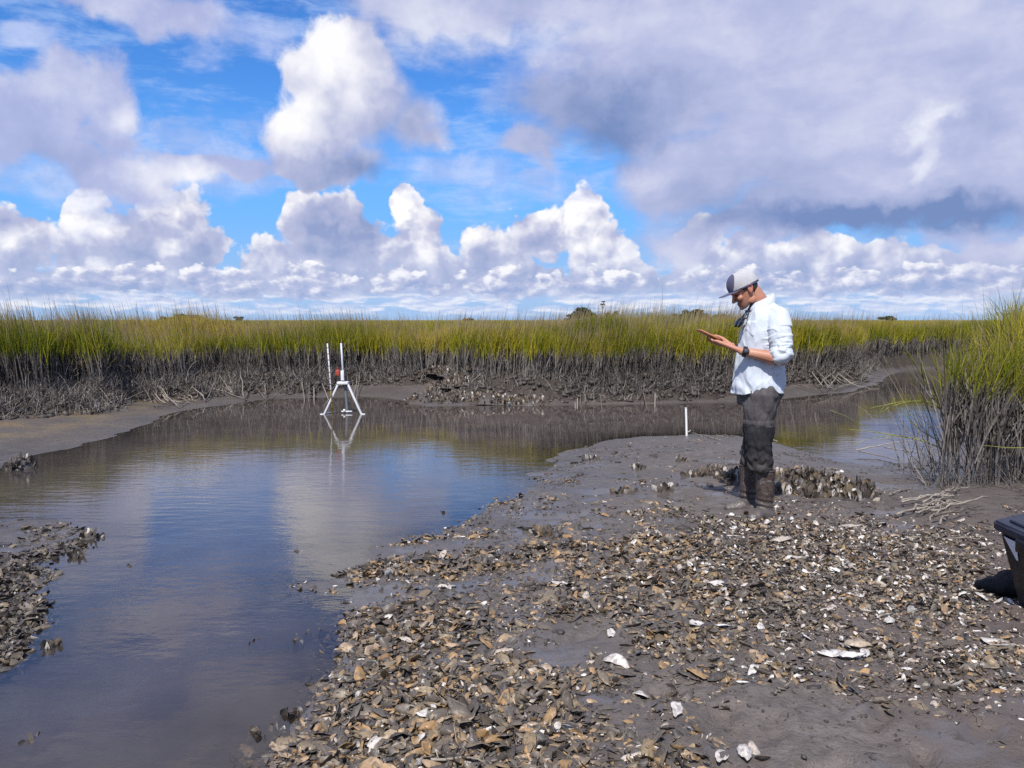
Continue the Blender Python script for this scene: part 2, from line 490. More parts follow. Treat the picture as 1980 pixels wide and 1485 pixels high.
_sx = np.array([at(a, b, 0)[:2] for a, b, _ in SHORE])
_st = np.array([TYPES[t] for *_, t in SHORE])
_a, _b = _sx, np.roll(_sx, -1, 0)
_pts, _par = [], []
for k in range(len(_a)):
    n = max(2, int(np.linalg.norm(_b[k] - _a[k]) / .18))
    n = min(n, 60)
    t = np.arange(n)[:, None] / n
    _pts.append(_a[k] * (1 - t) + _b[k] * t)
    _par.append(_st[k] * (1 - t) + _st[(k + 1) % len(_a)] * t)
_pts = np.concatenate(_pts); _par = np.concatenate(_par)
MARSH_Z = 0.60


def _shore_eval(x, y):
    """signed distance to the waterline (land > 0) and blended bank profile, flat arrays"""
    n = len(x); d = np.empty(n); par = np.empty((n, 5)); ins = np.zeros(n, bool)
    for i in range(0, n, 20000):
        X, Y = x[i:i + 20000], y[i:i + 20000]
        ds = np.full(len(X), 1e18)
        for k in range(len(_a)):
            ex, ey = _b[k] - _a[k]; L2 = ex * ex + ey * ey + 1e-12
            t = np.clip(((X - _a[k, 0]) * ex + (Y - _a[k, 1]) * ey) / L2, 0, 1)
            ds = np.minimum(ds, (X - _a[k, 0] - t * ex) ** 2 + (Y - _a[k, 1] - t * ey) ** 2)
            c = ((_a[k, 1] > Y) != (_b[k, 1] > Y)) & (X < (_b[k, 0] - _a[k, 0]) * (Y - _a[k, 1]) / (_b[k, 1] - _a[k, 1] + 1e-15) + _a[k, 0])
            ins[i:i + 20000] ^= c
        q = (X[:, None] - _pts[None, :, 0]) ** 2 + (Y[:, None] - _pts[None, :, 1]) ** 2 + .02
        w = q ** -3.2
        par[i:i + 20000] = (w @ _par) / w.sum(1)[:, None]
        d[i:i + 20000] = np.sqrt(ds)
    return np.where(ins, -d, d), par


PRINTS = []
for a_, b_, an_, L_, dp_ in [(1300, 1405, .5, .13, .035), (1390, 1340, .9, .13, .03), (1500, 1360, 1.2, .12, .025), (1590, 1440, .3, .13, .035), (1700, 1345, .8, .13, .03), (1790, 1430, 1.1, .13, .03), (1900, 1380, .6, .12, .03), (1430, 1440, 2.0, .12, .03), (1250, 1290, .7, .12, .02),
                             (1330, 945, 1.4, .12, .03), (1270, 965, 1.6, .12, .025), (1390, 985, 1.2, .13, .03), (1180, 985, .4, .11, .025), (1085, 1010, .9, .11, .02), (1120, 1180, .4, .12, .02), (1000, 1215, .9, .12, .02), (1560, 985, 1.0, .12, .025), (1360, 890, .2, .10, .02), (1200, 880, .6, .10, .02), (1450, 870, .9, .10, .02)]:
    p_ = at(a_, b_, .2); PRINTS.append((p_[0], p_[1], an_, L_, dp_))
for k_ in range(90):
    p_ = at(rng.uniform(1050, 1950), rng.uniform(860, 1480), .2); PRINTS.append((p_[0], p_[1], rng.uniform(0, 3.1), rng.uniform(.02, .055), rng.uniform(.006, .018)))


def ground_full(x, y):
    x = np.asarray(x, float).ravel(); y = np.asarray(y, float).ravel()
    d, par = _shore_eval(x, y)
    # ragged waterline
    near = np.clip(1 - (np.hypot(x, y) - 7) / 5, 0, 1)
    d = d + fbm(x * 2.2, y * 2.2, 4, .55) * (.10 + .14 * near) + fbm(x * .6 + 40, y * .6, 2) * .10
    s, D, Hs, w, cap = par.T
    dl = np.maximum(d, 0)
    mud = cap * (1 - np.exp(-s * np.minimum(dl, D + 1) / np.maximum(cap, .01)))
    D2 = D + (fbm(x * .9 + 7, y * .9 + 3, 3) * .9 + fbm(x * .28 + 1, y * .28 + 5, 2) * 1.0) * np.clip(Hs * 4, 0, 1)
    D2 = np.maximum(D2, .06); w = w + .25 * (D < .4) * (Hs > .1)
    sc = sstep(D2, D2 + w, dl)
    hasS = np.clip(Hs / .2, 0, 1)
    top = mud + Hs * sc
    top = top + (MARSH_Z - top) * sstep(D + w * .5, D + w + 1.6, dl) * hasS
    z = np.where(d > 0, top, -.42 * (1 - np.exp(-np.maximum(-d, 0) / 1.5)))
    # lumps
    land = sstep(-.1, .15, d)
    r = np.hypot(x, y)
    fine = np.clip((14 - r) / 8, 0, 1)
    z = z + land * fine * (fbm(x * 3.1, y * 3.1, 3) * .030 + fbm(x * 11, y * 11, 3) * .016 * np.clip((6 - r) / 3, .25, 1))
    z = z + sstep(.05, .5, sc) * fbm(x * 5, y * 5, 3, .6) * .10 * hasS * (1 - sstep(30, 60, r))
    z = z + (1 - land) * fbm(x * 2.0 + 9, y * 2.0, 3) * .03
    # boot prints and pock marks pressed into the soft mud
    for px, py, a, L, dp in PRINTS:
        c, s_ = math.cos(a), math.sin(a)
        u = ((x - px) * c + (y - py) * s_) / L; v = (-(x - px) * s_ + (y - py) * c) / (L * .42)
        q = u * u + v * v
        z = z - dp * np.exp(-q ** 2 * 1.2) + dp * .45 * np.exp(-((np.sqrt(q) - 1.25) / .22) ** 2)
    return z, d, sc * hasS


def gz(x, y):
    z, _, _ = ground_full(np.atleast_1d(x), np.atleast_1d(y))
    return z if np.ndim(x) else float(z[0])


def on_ground(px, py, z0=.2):
    """where the sight line through a pixel of the photograph meets the ground"""
    z = z0
    for _ in range(12):
        p = at(px, py, z); z2 = gz(p[0], p[1]); z = .5 * z + .5 * z2
    p = at(px, py, z); p[2] = gz(p[0], p[1]); return p


def _axis(parts):
    out = [parts[0][0]]
    for a, b, st in parts:
        n = max(1, int(round((b - a) / st))); out += list(a + (b - a) * (np.arange(n) + 1) / n)
    return np.array(out)


xs = _axis([(-12, -4.5, .10), (-4.5, 4.5, .032), (4.5, 13, .08)])
g = [13.0]
while g[-1] < 6000: g.append(g[-1] * 1.045 + .05)
g2 = [-12.0]
while g2[-1] > -6000: g2.append(g2[-1] * 1.045 - .05)
xs = np.concatenate([np.array(g2[:0:-1]), xs, np.array(g[1:])])
ys = _axis([(-3, 1.6, .25), (1.6, 6.5, .030), (6.5, 10, .05), (10, 21, .085), (21, 34, .3)])
g = [34.0]
while g[-1] < 9000: g.append(g[-1] * 1.05)
g2 = [-3.0]
while g2[-1] > -3000: g2.append(g2[-1] * 1.25)
ys = np.concatenate([np.array(g2[:0:-1]), ys, np.array(g[1:])])
GX, GY = np.meshgrid(xs, ys)
_fx, _fy = GX.ravel(), GY.ravel()
_z, _d, _sc = ground_full(_fx, _fy)
nx, ny = len(xs), len(ys)
idx = np.arange(nx * ny).reshape(ny, nx)
_faces = np.stack([idx[:-1, :-1], idx[:-1, 1:], idx[1:, 1:], idx[1:, :-1]], -1).reshape(-1, 4)
ground_me = mesh_np('mud_ground', np.stack([_fx, _fy, _z], 1), _faces, attrs=dict(shore=_d, marsh=_sc))


def mud_material():
    m, nt, p = new_mat('tidal_mud')
    P = geo(nt)
    d, mz = attr(nt, 'shore'), attr(nt, 'marsh')
    n1 = noise(nt, P, 1.3, 5, .6); n2 = noise(nt, P, 14, 5, .65); n3 = noise(nt, P, 70, 4, .6)
    base = ramp(nt, n1, [(.30, (.098, .080, .068)), (.5, (.132, .111, .098)), (.72, (.172, .150, .136))])
    base = mix(nt, smooth(nt, n2, .35, .70), base, (.092, .078, .070))
    base = mix(nt, smooth(nt, n3, .56, .72) * .55, base, (.055, .047, .042))
    sep = nt.nodes.new('ShaderNodeSeparateXYZ'); _in(nt, sep.inputs[0], P)
    X, Y = V(nt, sep.outputs[0]), V(nt, sep.outputs[1])
    # rusty algae film on the flat by the left bank
    alg = smooth(nt, X, -5.0, -7.2) * smooth(nt, Y, 9.8, 11.2) * smooth(nt, n1, .40, .62)
    base = mix(nt, alg * .5, base, (.175, .120, .045))
    # warm peat on the scarps, plant litter on the marsh top
    nsep = nt.nodes.new('ShaderNodeSeparateXYZ'); _in(nt, nsep.inputs[0], geo(nt, 'Normal'))
    steep = smooth(nt, V(nt, nsep.outputs[2]), .95, .80) * smooth(nt, Y, 9.0, 11.0)
    peat = math_node(nt, 'MAXIMUM', smooth(nt, mz, .0, .25), steep)
    base = mix(nt, peat * .92, base, mix(nt, n2, (.024, .018, .014), (.062, .048, .038)))
    far = smooth(nt, vmath(nt, 'LENGTH', P), 30, 55)
    base = mix(nt, far, base, mix(nt, n1, (.12, .12, .025), (.20, .16, .045)))
    wet = smooth(nt, d + (n1 - .5) * 1.6, 1.9, .1) * (1.0 - peat * .9)
    base = mix(nt, wet * .35, base, (.080, .072, .070))
    base = mix(nt, smooth(nt, d, 1.6, 3.2) * smooth(nt, Y, 7.0, 5.0) * .85, base, mix(nt, n2, (.088, .067, .058), (.122, .096, .085)))     # drier, browner up the bar
    ro = smooth(nt, wet + (n2 - .5) * .5, 0.0, 1.0, .66, .30)
    film = smooth(nt, noise(nt, vmath(nt, 'MULTIPLY', P, (1, 1.5, 1)), 1.7, 4, .6) + smooth(nt, d, 3.5, .2) * .10, .56, .66) * smooth(nt, mz, .05, .0) * smooth(nt, Y, 10.5, 9.5)
    ro = mix(nt, film, ro, (.11, .11, .11))
    base = mix(nt, film * .35, base, (.075, .066, .062))
    h = n2 * .9 + n3 * .35 + noise(nt, P, 34, 3, .6) * .6
    pset(nt, p, color=base, rough=ro, spec=smooth(nt, math_node(nt, 'MAXIMUM', wet, film), 0, 1, .25, .5), normal=bump(nt, h, (1.0 - film * .75) * .75, .022))
    return m


ground = link('ground', ground_me, mud_material()); tag(ground, kind='structure')


# ------------------------------------------------------------------ water
def water_material():
    m, nt, p = new_mat('creek_water')
    out = next(n for n in nt.nodes if n.type == 'OUTPUT_MATERIAL')
    nt.nodes.remove(p)
    P = geo(nt)
    dep = attr(nt, 'depth')
    w1 = noise(nt, vmath(nt, 'MULTIPLY', P, (1.0, 1.0, 1)), 1.1, 3, .5)
    # long ripples crossing the open reach, calm elsewhere
    zone = smooth(nt, noise(nt, P, .35, 2, .5), .45, .62)
    pr = vmath(nt, 'ADD', vmath(nt, 'MULTIPLY', P, (.55, 1.6, 1)), vmath(nt, 'SCALE', noise(nt, P, .8, 2, .5, out='Color'), .9))
    wv = nt.nodes.new('ShaderNodeTexWave'); wv.wave_type = 'BANDS'; wv.bands_direction = 'Y'
    _in(nt, wv.inputs['Vector'], pr)
    wv.inputs['Scale'].default_value = 1.5; wv.inputs['Distortion'].default_value = 4.0; wv.inputs['Detail'].default_value = 2.0; wv.inputs['Detail Scale'].default_value = 1.6
    wave = V(nt, wv.outputs['Fac'])
    sep = nt.nodes.new('ShaderNodeSeparateXYZ'); _in(nt, sep.inputs[0], P)
    Y = V(nt, sep.outputs[1])
    amp = smooth(nt, Y, 3.5, 6.5, .25, 1.0)
    h = wave * zone * .00035 * amp + w1 * .0040 + noise(nt, vmath(nt, 'MULTIPLY', P, (1, 1.8, 1)), 4, 4, .6) * .0030 * smooth(nt, Y, 13, 8) * smooth(nt, Y, 3.0, 6.0, .35, 1.0)
    N = bump(nt, h, 1.0, 1.0)
    fr = nt.nodes.new('ShaderNodeFresnel'); fr.inputs['IOR'].default_value = 1.47; _in(nt, fr.inputs['Normal'], N)
    gl = nt.nodes.new('ShaderNodeBsdfGlossy'); gl.inputs['Roughness'].default_value = .03; gl.inputs['Color'].default_value = (1, 1, 1, 1); _in(nt, gl.inputs['Normal'], N)
    n1 = noise(nt, P, 1.6, 4, .6)
    silt = ramp(nt, n1, [(.3, (.078, .064, .062)), (.7, (.118, .096, .082))])
    df = nt.nodes.new('ShaderNodeBsdfDiffuse'); _in(nt, df.inputs['Color'], silt)
    tr = nt.nodes.new('ShaderNodeBsdfTransparent'); tr.inputs['Color'].default_value = (.62, .60, .58, 1)
    murk = 1.0 - math_node(nt, 'EXPONENT', dep * -6.0)
    ms = nt.nodes.new('ShaderNodeMixShader'); _in(nt, ms.inputs[0], murk); nt.links.new(tr.outputs[0], ms.inputs[1]); nt.links.new(df.outputs[0], ms.inputs[2])
    m2 = nt.nodes.new('ShaderNodeMixShader'); nt.links.new(fr.outputs[0], m2.inputs[0]); nt.links.new(ms.outputs[0], m2.inputs[1]); nt.links.new(gl.outputs[0], m2.inputs[2])
    nt.links.new(m2.outputs[0], out.inputs['Surface'])
    return m


wx = _axis([(-40, -8, .8), (-8, 8, .08), (8, 40, .8)]); wy = _axis([(1.2, 12, .08), (12, 20, .2), (20, 60, 1.0)])
WX, WY = np.meshgrid(wx, wy)
wz, wd, _ = ground_full(WX, WY)
wi = np.arange(len(wx) * len(wy)).reshape(len(wy), len(wx))
wf = np.stack([wi[:-1, :-1], wi[:-1, 1:], wi[1:, 1:], wi[1:, :-1]], -1).reshape(-1, 4)
keep = (wz.ravel()[wf] < .06).any(1)
wme = mesh_np('water', np.stack([WX.ravel(), WY.ravel(), np.zeros(WX.size)], 1), wf[keep], attrs=dict(depth=np.maximum(-wz.ravel(), 0)))
water = link('water', wme, water_material()); tag(water, kind='structure')
# ------------------------------------------------------------------ cordgrass
def blades(base, az, lean, length, width, curve, segs=3, twist=None, taper=.75, tone=None, dry=None, z0=None, flat=0.0):
    """n curved tapering leaves. base (n,3); az = direction of lean; lean = starting tilt from vertical; curve = extra tilt at the tip"""
    n = len(base); k = segs + 1
    t = np.linspace(0, 1, k)[None, :]
    ang = lean[:, None] + curve[:, None] * t ** 1.5
    step = length[:, None] / segs
    ds = np.sin(ang) * step; dz = np.cos(ang) * step
    hx = np.concatenate([np.zeros((n, 1)), np.cumsum(ds[:, :-1], 1)], 1)
    hz = np.concatenate([np.zeros((n, 1)), np.cumsum(dz[:, :-1], 1)], 1)
    c = np.stack([base[:, None, 0] + hx * np.cos(az)[:, None], base[:, None, 1] + hx * np.sin(az)[:, None], base[:, None, 2] + hz], -1)
    if twist is None: twist = rng.random(n) * math.pi
    wdir = np.stack([np.cos(twist), np.sin(twist), np.zeros(n)], -1)
    wt = width[:, None] * (1 - t ** 2.2 * .97) * np.where(t == 0, taper, 1.0)
    L = c - wdir[:, None] * wt[..., None] * .5
    Rr = c + wdir[:, None] * wt[..., None] * .5
    v = np.stack([L, Rr], 2).reshape(n, 2 * k, 3)
    o = (np.arange(n) * 2 * k)[:, None, None]
    q = np.array([[2 * i, 2 * i + 1, 2 * i + 3, 2 * i + 2] for i in range(segs)])[None]
    f = (o + q).reshape(-1, 4)
    rep = lambda a: np.repeat(a, 2 * k)
    T = np.broadcast_to(t[..., None], (n, k, 2)).reshape(-1)
    return v.reshape(-1, 3), f, T, rep(tone if tone is not None else rng.random(n)), rep(dry if dry is not None else np.zeros(n))


class Grass:
    def __init__(s): s.v, s.f, s.t, s.tone, s.dry, s.n = [], [], [], [], [], 0
    def add(s, r):
        v, f, t, tone, dry = r
        s.v.append(v); s.f.append(f + s.n); s.t.append(t); s.tone.append(tone); s.dry.append(dry); s.n += len(v)
    def build(s, name, mat):
        me = mesh_np(name, np.concatenate(s.v), np.concatenate(s.f), attrs=dict(along=np.concatenate(s.t), tone=np.concatenate(s.tone), dry=np.concatenate(s.dry)))
        return link(name, me, mat)


def grass_material():
    m, nt, p = new_mat('cordgrass')
    out = next(n for n in nt.nodes if n.type == 'OUTPUT_MATERIAL')
    P = geo(nt)
    sep = nt.nodes.new('ShaderNodeSeparateXYZ'); _in(nt, sep.inputs[0], P)
    z = V(nt, sep.outputs[2])
    tone, al, dry = attr(nt, 'tone'), attr(nt, 'along'), attr(nt, 'dry')
    big = noise(nt, vmath(nt, 'MULTIPLY', P, (1, 1, .2)), .35, 3, .5)
    green = ramp(nt, tone, [(.0, (.120, .150, .008)), (.35, (.240, .255, .010)), (.7, (.38, .355, .016)), (1.0, (.54, .45, .045))])
    gold = ramp(nt, tone, [(.0, (.28, .19, .025)), (1.0, (.58, .42, .10))])
    f = smooth(nt, al + (tone - .5) * .7 + (big - .5) * 1.5, .45, 1.25)
    c = mix(nt, f * .75, green, gold)
    straw = ramp(nt, tone, [(.0, (.14, .095, .045)), (1.0, (.40, .31, .19))])
    c = mix(nt, smooth(nt, dry, .5, .55), c, straw)
    # dried mud left by the tide on everything below the high-water line
    hi = noise(nt, vmath(nt, 'MULTIPLY', P, (3, 3, .4)), 1.0, 3, .6)
    n4 = noise(nt, vmath(nt, 'MULTIPLY', P, (1, 1, .3)), 60, 2, .5)
    mudc = ramp(nt, n4 + (tone - .5) * .5, [(.2, (.075, .064, .056)), (.5, (.165, .145, .130)), (.85, (.31, .28, .25))])
    lo = smooth(nt, z + (hi - .5) * .55 + (tone - .5) * .30, 1.02, .84)
    c = mix(nt, lo, c, mudc)
    pset(nt, p, color=c, rough=.55, spec=.3)
    tl = nt.nodes.new('ShaderNodeBsdfTranslucent'); _in(nt, tl.inputs['Color'], c)
    ms = nt.nodes.new('ShaderNodeMixShader'); _in(nt, ms.inputs[0], (1.0 - lo) * .40)
    nt.links.new(p.outputs[0], ms.inputs[1]); nt.links.new(tl.outputs[0], ms.inputs[2]); nt.links.new(ms.outputs[0], out.inputs['Surface'])
    return m


GM = grass_material()
U = lambda a, b, n: a + (b - a) * rng.random(n)


def sow(n, r0, r1, a0, a1, power=1.0):
    """points spread over a fan of the marsh as (x, y)"""
    a = np.radians(U(a0, a1, n)); r = r0 + (r1 - r0) * rng.random(n) ** power
    return r * np.sin(a), r * np.cos(a)


def lean_field(x, y):
    return np.where(x < -2, math.pi * .96, 0.05) + fbm(x * .25, y * .25, 2) * 2.0


def clump(G, x, y, z, hmin, hmax, leaves, wleaf, spread=.16, seeds=.10, stemw=.010, dryf=.10, segs=3):
    n = len(x)
    hn = np.clip(.5 + fbm(x * .35 + 3, y * .35, 3) * .9, 0, 1)
    H = (hmin + (hmax - hmin) * (.6 * hn + .4 * rng.random(n))) * (1 + .38 * fbm(x * .55 + 8, y * .55, 3, .6))
    tone0 = np.clip(.45 + fbm(x * .5, y * .5, 3) * .8 + rng.normal(0, .18, n), 0, 1)
    la = lean_field(x, y) + rng.normal(0, .9, n)
    lean = np.abs(rng.normal(.05, .10, n))
    b = np.stack([x, y, z - .04], 1)
    # the stem
    G.add(blades(b, la, lean, H * .80, np.full(n, stemw), lean * 1.2 + .04, segs, tone=tone0, taper=1.0))
    # leaves leave the stem at different heights
    for k in range(leaves):
        s = U(.22, .72, n)
        hb = s * H * .80
        tt = lean + lean * .8 * s
        p = b + np.stack([np.sin(tt) * hb * np.cos(la), np.sin(tt) * hb * np.sin(la), np.cos(tt) * hb], 1)
        az = la * .0 + np.where(rng.random(n) < .5, lean_field(x, y) + rng.normal(0, .7, n), rng.random(n) * 2 * math.pi)
        Lf = (H - hb) * U(.75, 1.12, n)
        G.add(blades(p, az, np.abs(rng.normal(.10, spread, n)), Lf, wleaf * U(.7, 1.3, n), np.abs(rng.normal(.32, .50, n)), segs,
                     tone=np.clip(tone0 + rng.normal(0, .16, n), 0, 1), dry=(rng.random(n) < dryf * (1.4 - s)).astype(float)))
    k = rng.random(n) < seeds
    if k.any():
        m = k.sum()
        top = b[k] + np.stack([np.sin(lean[k]) * H[k] * .78 * np.cos(la[k]), np.sin(lean[k]) * H[k] * .78 * np.sin(la[k]), H[k] * .76], 1)
        Ls = H[k] * U(.30, .62, m)
        G.add(blades(top, lean_field(x[k], y[k]) + rng.normal(0, .3, m), np.abs(rng.normal(.14, .08, m)), Ls, np.full(m, stemw * .9), np.abs(rng.normal(.15, .15, m)), 3,
                     tone=U(.3, 1, m), dry=np.ones(m)))


def fan_extent(x, y):
    return


def plant_far_bank():
    G = Grass()
    # the front of the marsh, thick
    x, y = sow(120000, 12.0, 24.0, -38, 38, .85)
    z, d, sc = ground_full(x, y)
    edge = np.clip((z - .38) / .10, 0, 1)
    ok = (y > 11.5) & (sc > .35) & (rng.random(len(x)) < edge * np.clip(1.25 - (d - 1.2) / 4.5, .16, 1))
    ok &= ~((x > 3.2) & (y < 12.8))
    k = np.where(ok)[0]
    clump(G, x[k], y[k], z[k], .78, 1.22, 4, .0135, stemw=.011, seeds=.22)
    nf = len(k)
    # the bank beyond the right-hand channel
    x, y = sow(60000, 20.0, 38.0, 14, 38, .9)
    z, d, sc = ground_full(x, y)
    edge = np.clip((z - .30) / .10, 0, 1)
    ok = (sc > .2) & (rng.random(len(x)) < edge * np.clip(1.25 - (d - 1.0) / 5, .2, 1)) & (y > 19)
    k = np.where(ok)[0]
    clump(G, x[k], y[k], z[k], .78, 1.10, 4, .017, stemw=.014, seeds=.08)
    # long-headed tall growth at the left
    x, y = sow(5200, 12.0, 19.0, -36, -9, .9)
    z, d, sc = ground_full(x, y)
    k = np.where((sc > .5) & (z > .45) & (d < 9))[0]
    clump(G, x[k], y[k], z[k], 1.02, 1.40, 4, .013, stemw=.010, seeds=.55)
    return G, nf


G, nfront = plant_far_bank()
o = G.build('cordgrass', GM)
tag(o, 'tall green and gold cordgrass lining the far creek bank on grey muddy stems', 'grass', kind='stuff')

G = Grass()
x, y = sow(52000, 19, 60, -40, 40, 1.7)
z, d, sc = ground_full(x, y)
k = np.where((sc > .8) & (d > 3.0))[0]
clump(G, x[k], y[k], z[k], .78, 1.05, 3, .022, stemw=.016, seeds=.05, segs=2)
x, y = sow(36000, 55, 900, -42, 42, 3.0)
n = len(x); r = np.hypot(x, y)
for rep in range(2):
    G.add(blades(np.stack([x + rng.normal(0, r * .004), y, np.full(n, MARSH_Z)], 1), U(0, 6.28, n), np.abs(rng.normal(.1, .15, n)), U(.75, 1.06, n), r * .0013, np.abs(rng.normal(.2, .2, n)), 2,
                 tone=np.clip(rng.normal(.55, .22, n), 0, 1), taper=1.0))
o = G.build('marsh_meadow', GM)
tag(o, 'open marsh of yellow green cordgrass running level to the horizon', 'marsh grass', kind='stuff')


# the tall stand on the near right bank
G = Grass()
x = U(3.3, 11.5, 34000); y = U(6.3, 16.5, 34000)
z, d, sc = ground_full(x, y)
front = at(1800, 905, .3)
ok = (d > .28) & (z > .12) & (x > 3.88 + .18 * (y - 7) + .35 * fbm(x * 2, y * 2, 2)) & (y > 7.1 + .5 * fbm(x * 1.1, y * 1.1, 2) + .20 * (x - 4.2)) & (rng.random(len(x)) < np.where(y < 10, 1.0, .45) * np.where(x > 7.5, .5, 1) * .85)
k = np.where(ok)[0]
clump(G, x[k], y[k], z[k], 1.12, 1.80, 8, .0140, spread=.26, seeds=.05, stemw=.0075, dryf=.25, segs=4)
nn = 120
x2 = U(3.85, 4.9, nn); y2 = U(6.6, 9.2, nn); z2, d2, _ = ground_full(x2, y2)
k2 = np.where((d2 > .12) & (x2 > 3.8 + .18 * (y2 - 7)))[0]; x2, y2, z2 = x2[k2], y2[k2], z2[k2]; nn = len(k2)
G.add(blades(np.stack([x2, y2, z2 - .02], 1), rng.normal(math.pi, .7, nn), np.abs(rng.normal(.35, .25, nn)), U(.5, 1.45, nn), U(.007, .012, nn), np.abs(rng.normal(.45, .35, nn)), 4, tone=rng.random(nn), dry=(rng.random(nn) < .25).astype(float), taper=1.0))
kk = rng.choice(k, 7000); nk = len(kk)
xx, yy = x[kk] + rng.normal(0, .12, nk), y[kk] + rng.normal(0, .12, nk)
G.add(blades(np.stack([xx, yy, ground_full(xx, yy)[0] - .02], 1), rng.random(nk) * 6.28, np.abs(rng.normal(.4, .35, nk)), U(.12, .6, nk), U(.008, .014, nk), np.abs(rng.normal(.6, .6, nk)), 3, tone=U(0, .9, nk), taper=1.0))
tall = [(1912, 905, 7.6, 535), (1925, 905, 7.7, 552), (1935, 905, 7.5, 560), (1842, 880, 8.4, 582), (1872, 890, 8.0, 590), (1955, 905, 7.4, 575), (1890, 900, 7.9, 600), (1972, 915, 7.2, 540)]
bb = np.array([at_dist(a, 880, y) for a, b, y, t in tall]); tz = np.array([at_dist(a, t, y)[2] for a, b, y, t in tall])
bb[:, 2] = ground_full(bb[:, 0], bb[:, 1])[0]
for tw in (0.0, 1.57):
    G.add(blades(bb, np.full(len(bb), math.pi), np.full(len(bb), .05), tz - bb[:, 2], np.full(len(bb), .010), np.full(len(bb), .06), 6, twist=np.full(len(bb), tw), tone=np.full(len(bb), .25), taper=1.0))
o = G.build('cordgrass_stand', GM)
tag(o, 'tall bright green cordgrass standing on the near right bank, tips above the horizon', 'grass', kind='stuff')
print('GRASS', nfront, len(k))
# ------------------------------------------------------------------ oyster shells
def valve(seed, rings=3, seg=11, thick=0.0):
    """one oyster valve about 1 long, lying cup-up in the xy plane: ragged teardrop, cupped and wavy"""
    r = np.random.default_rng(seed)
    a = np.arange(seg) / seg * 2 * math.pi
    wid = r.uniform(.36, .56)
    bend = r.uniform(-.35, .35)
    ox = np.cos(a) * .5; oy = np.sin(a) * wid * .5 * (1 + .28 * np.cos(a) + .0)
    rag = 1 + r.normal(0, .085, seg)
    ox, oy = ox * rag, oy * rag
    depth = r.uniform(.05, .15); ripple = r.normal(0, .022, (rings + 1, seg))
    V_, F_ = [[0, 0, -depth]], []
    for k in range(1, rings + 1):
        rho = k / rings
        x, y = ox * rho, oy * rho
        z = -depth * (1 - rho ** 2) + ripple[k] * rho + .06 * r.normal() * rho
        V_ += list(np.stack([x, y + bend * (x ** 2) * .8, z], 1))
    V_ = np.array(V_); V_[:, 2] += .10 * r.uniform(-1, 1) * V_[:, 0] ** 2 * 2
    q, t = [], []
    for j in range(seg): t.append([0, 1 + j, 1 + (j + 1) % seg])
    for k in range(1, rings):
        b, c = 1 + (k - 1) * seg, 1 + k * seg
        for j in range(seg): q.append([b + j, c + j, c + (j + 1) % seg, b + (j + 1) % seg])
    if thick:
        n = len(V_)
        rr = np.concatenate([[0], np.repeat(np.arange(1, rings + 1) / rings, seg)])
        under = V_.copy(); under[:, 2] -= thick * (1.15 - .75 * rr)
        q2 = [[i + n for i in f[::-1]] for f in q]; t2 = [[i + n for i in f[::-1]] for f in t]
        c = 1 + (rings - 1) * seg
        rim = [[c + (j + 1) % seg, c + j, c + j + n, c + (j + 1) % seg + n] for j in range(seg)]
        V_ = np.concatenate([V_, under]); q = q + q2 + rim; t = t + t2
    return V_, np.array(q), np.array(t)


def shell_material():
    m, nt, p = new_mat('oyster_shell')
    tone = (attr(nt, 'tone') + obj_random(nt) * attr(nt, 'single')).clamp()
    oi = nt.nodes.new('ShaderNodeObjectInfo')
    P = geo(nt)
    n1 = noise(nt, P, 45, 4, .6); n2 = noise(nt, P, 160, 3, .6); nl = noise(nt, P, 1.1, 3, .6)
    t = tone + (nl - .5) * .16
    c = ramp(nt, t, [(.0, (.040, .034, .030)), (.28, (.085, .070, .060)), (.46, (.140, .112, .082)), (.58, (.225, .165, .095)), (.69, (.35, .205, .085)), (.78, (.40, .32, .24)), (.90, (.55, .50, .45)), (1.0, (.74, .71, .67))])
    c = mix(nt, smooth(nt, n1, .44, .64) * .55, c, (.085, .073, .064))     # mud caught in the hollows
    c = mix(nt, smooth(nt, n2, .58, .70) * .4, c, (.35, .30, .24))
    # a violet stain and a brown rim on some
    pset(nt, p, color=c, rough=smooth(nt, n1, .3, .7, .32, .62), spec=.45, normal=bump(nt, n2 * .6 + n1, .5, .004))
    return m


SHELL = shell_material()


def merge_shells(name, pos, rot, size, tone, seeds, rings=2, seg=9):
    """one mesh out of many valves; rot (n,3,3)"""
    Vs, Qs, Ts, A, n0 = [], [], [], [], 0
    kinds = sorted(set(seeds))
    for s in kinds:
        k = np.where(np.asarray(seeds) == s)[0]
        v, q, t = valve(s, rings=rings, seg=seg)
        w = np.einsum('nij,vj->nvi', rot[k], v) * size[k][:, None, None] + pos[k][:, None, :]
        m = len(v)
        off = (np.arange(len(k)) * m + n0)[:, None, None]
        Vs.append(w.reshape(-1, 3)); Qs.append((q[None] + off).reshape(-1, 4)); Ts.append((t[None] + off).reshape(-1, 3))
        A.append(np.repeat(tone[k], m)); n0 += len(k) * m
    v = np.concatenate(Vs)
    return mesh_np(name, v, [np.concatenate(Qs), np.concatenate(Ts)], attrs=dict(tone=np.concatenate(A), single=np.zeros(len(v))))


def to_px(x, y, z):
    c, s = math.cos(PITCH), math.sin(PITCH)
    dz = z - CAM_H
    f = y * c - dz * s; u = y * s + dz * c
    return 990 + FPX * x / f, 742.5 - FPX * u / f, f


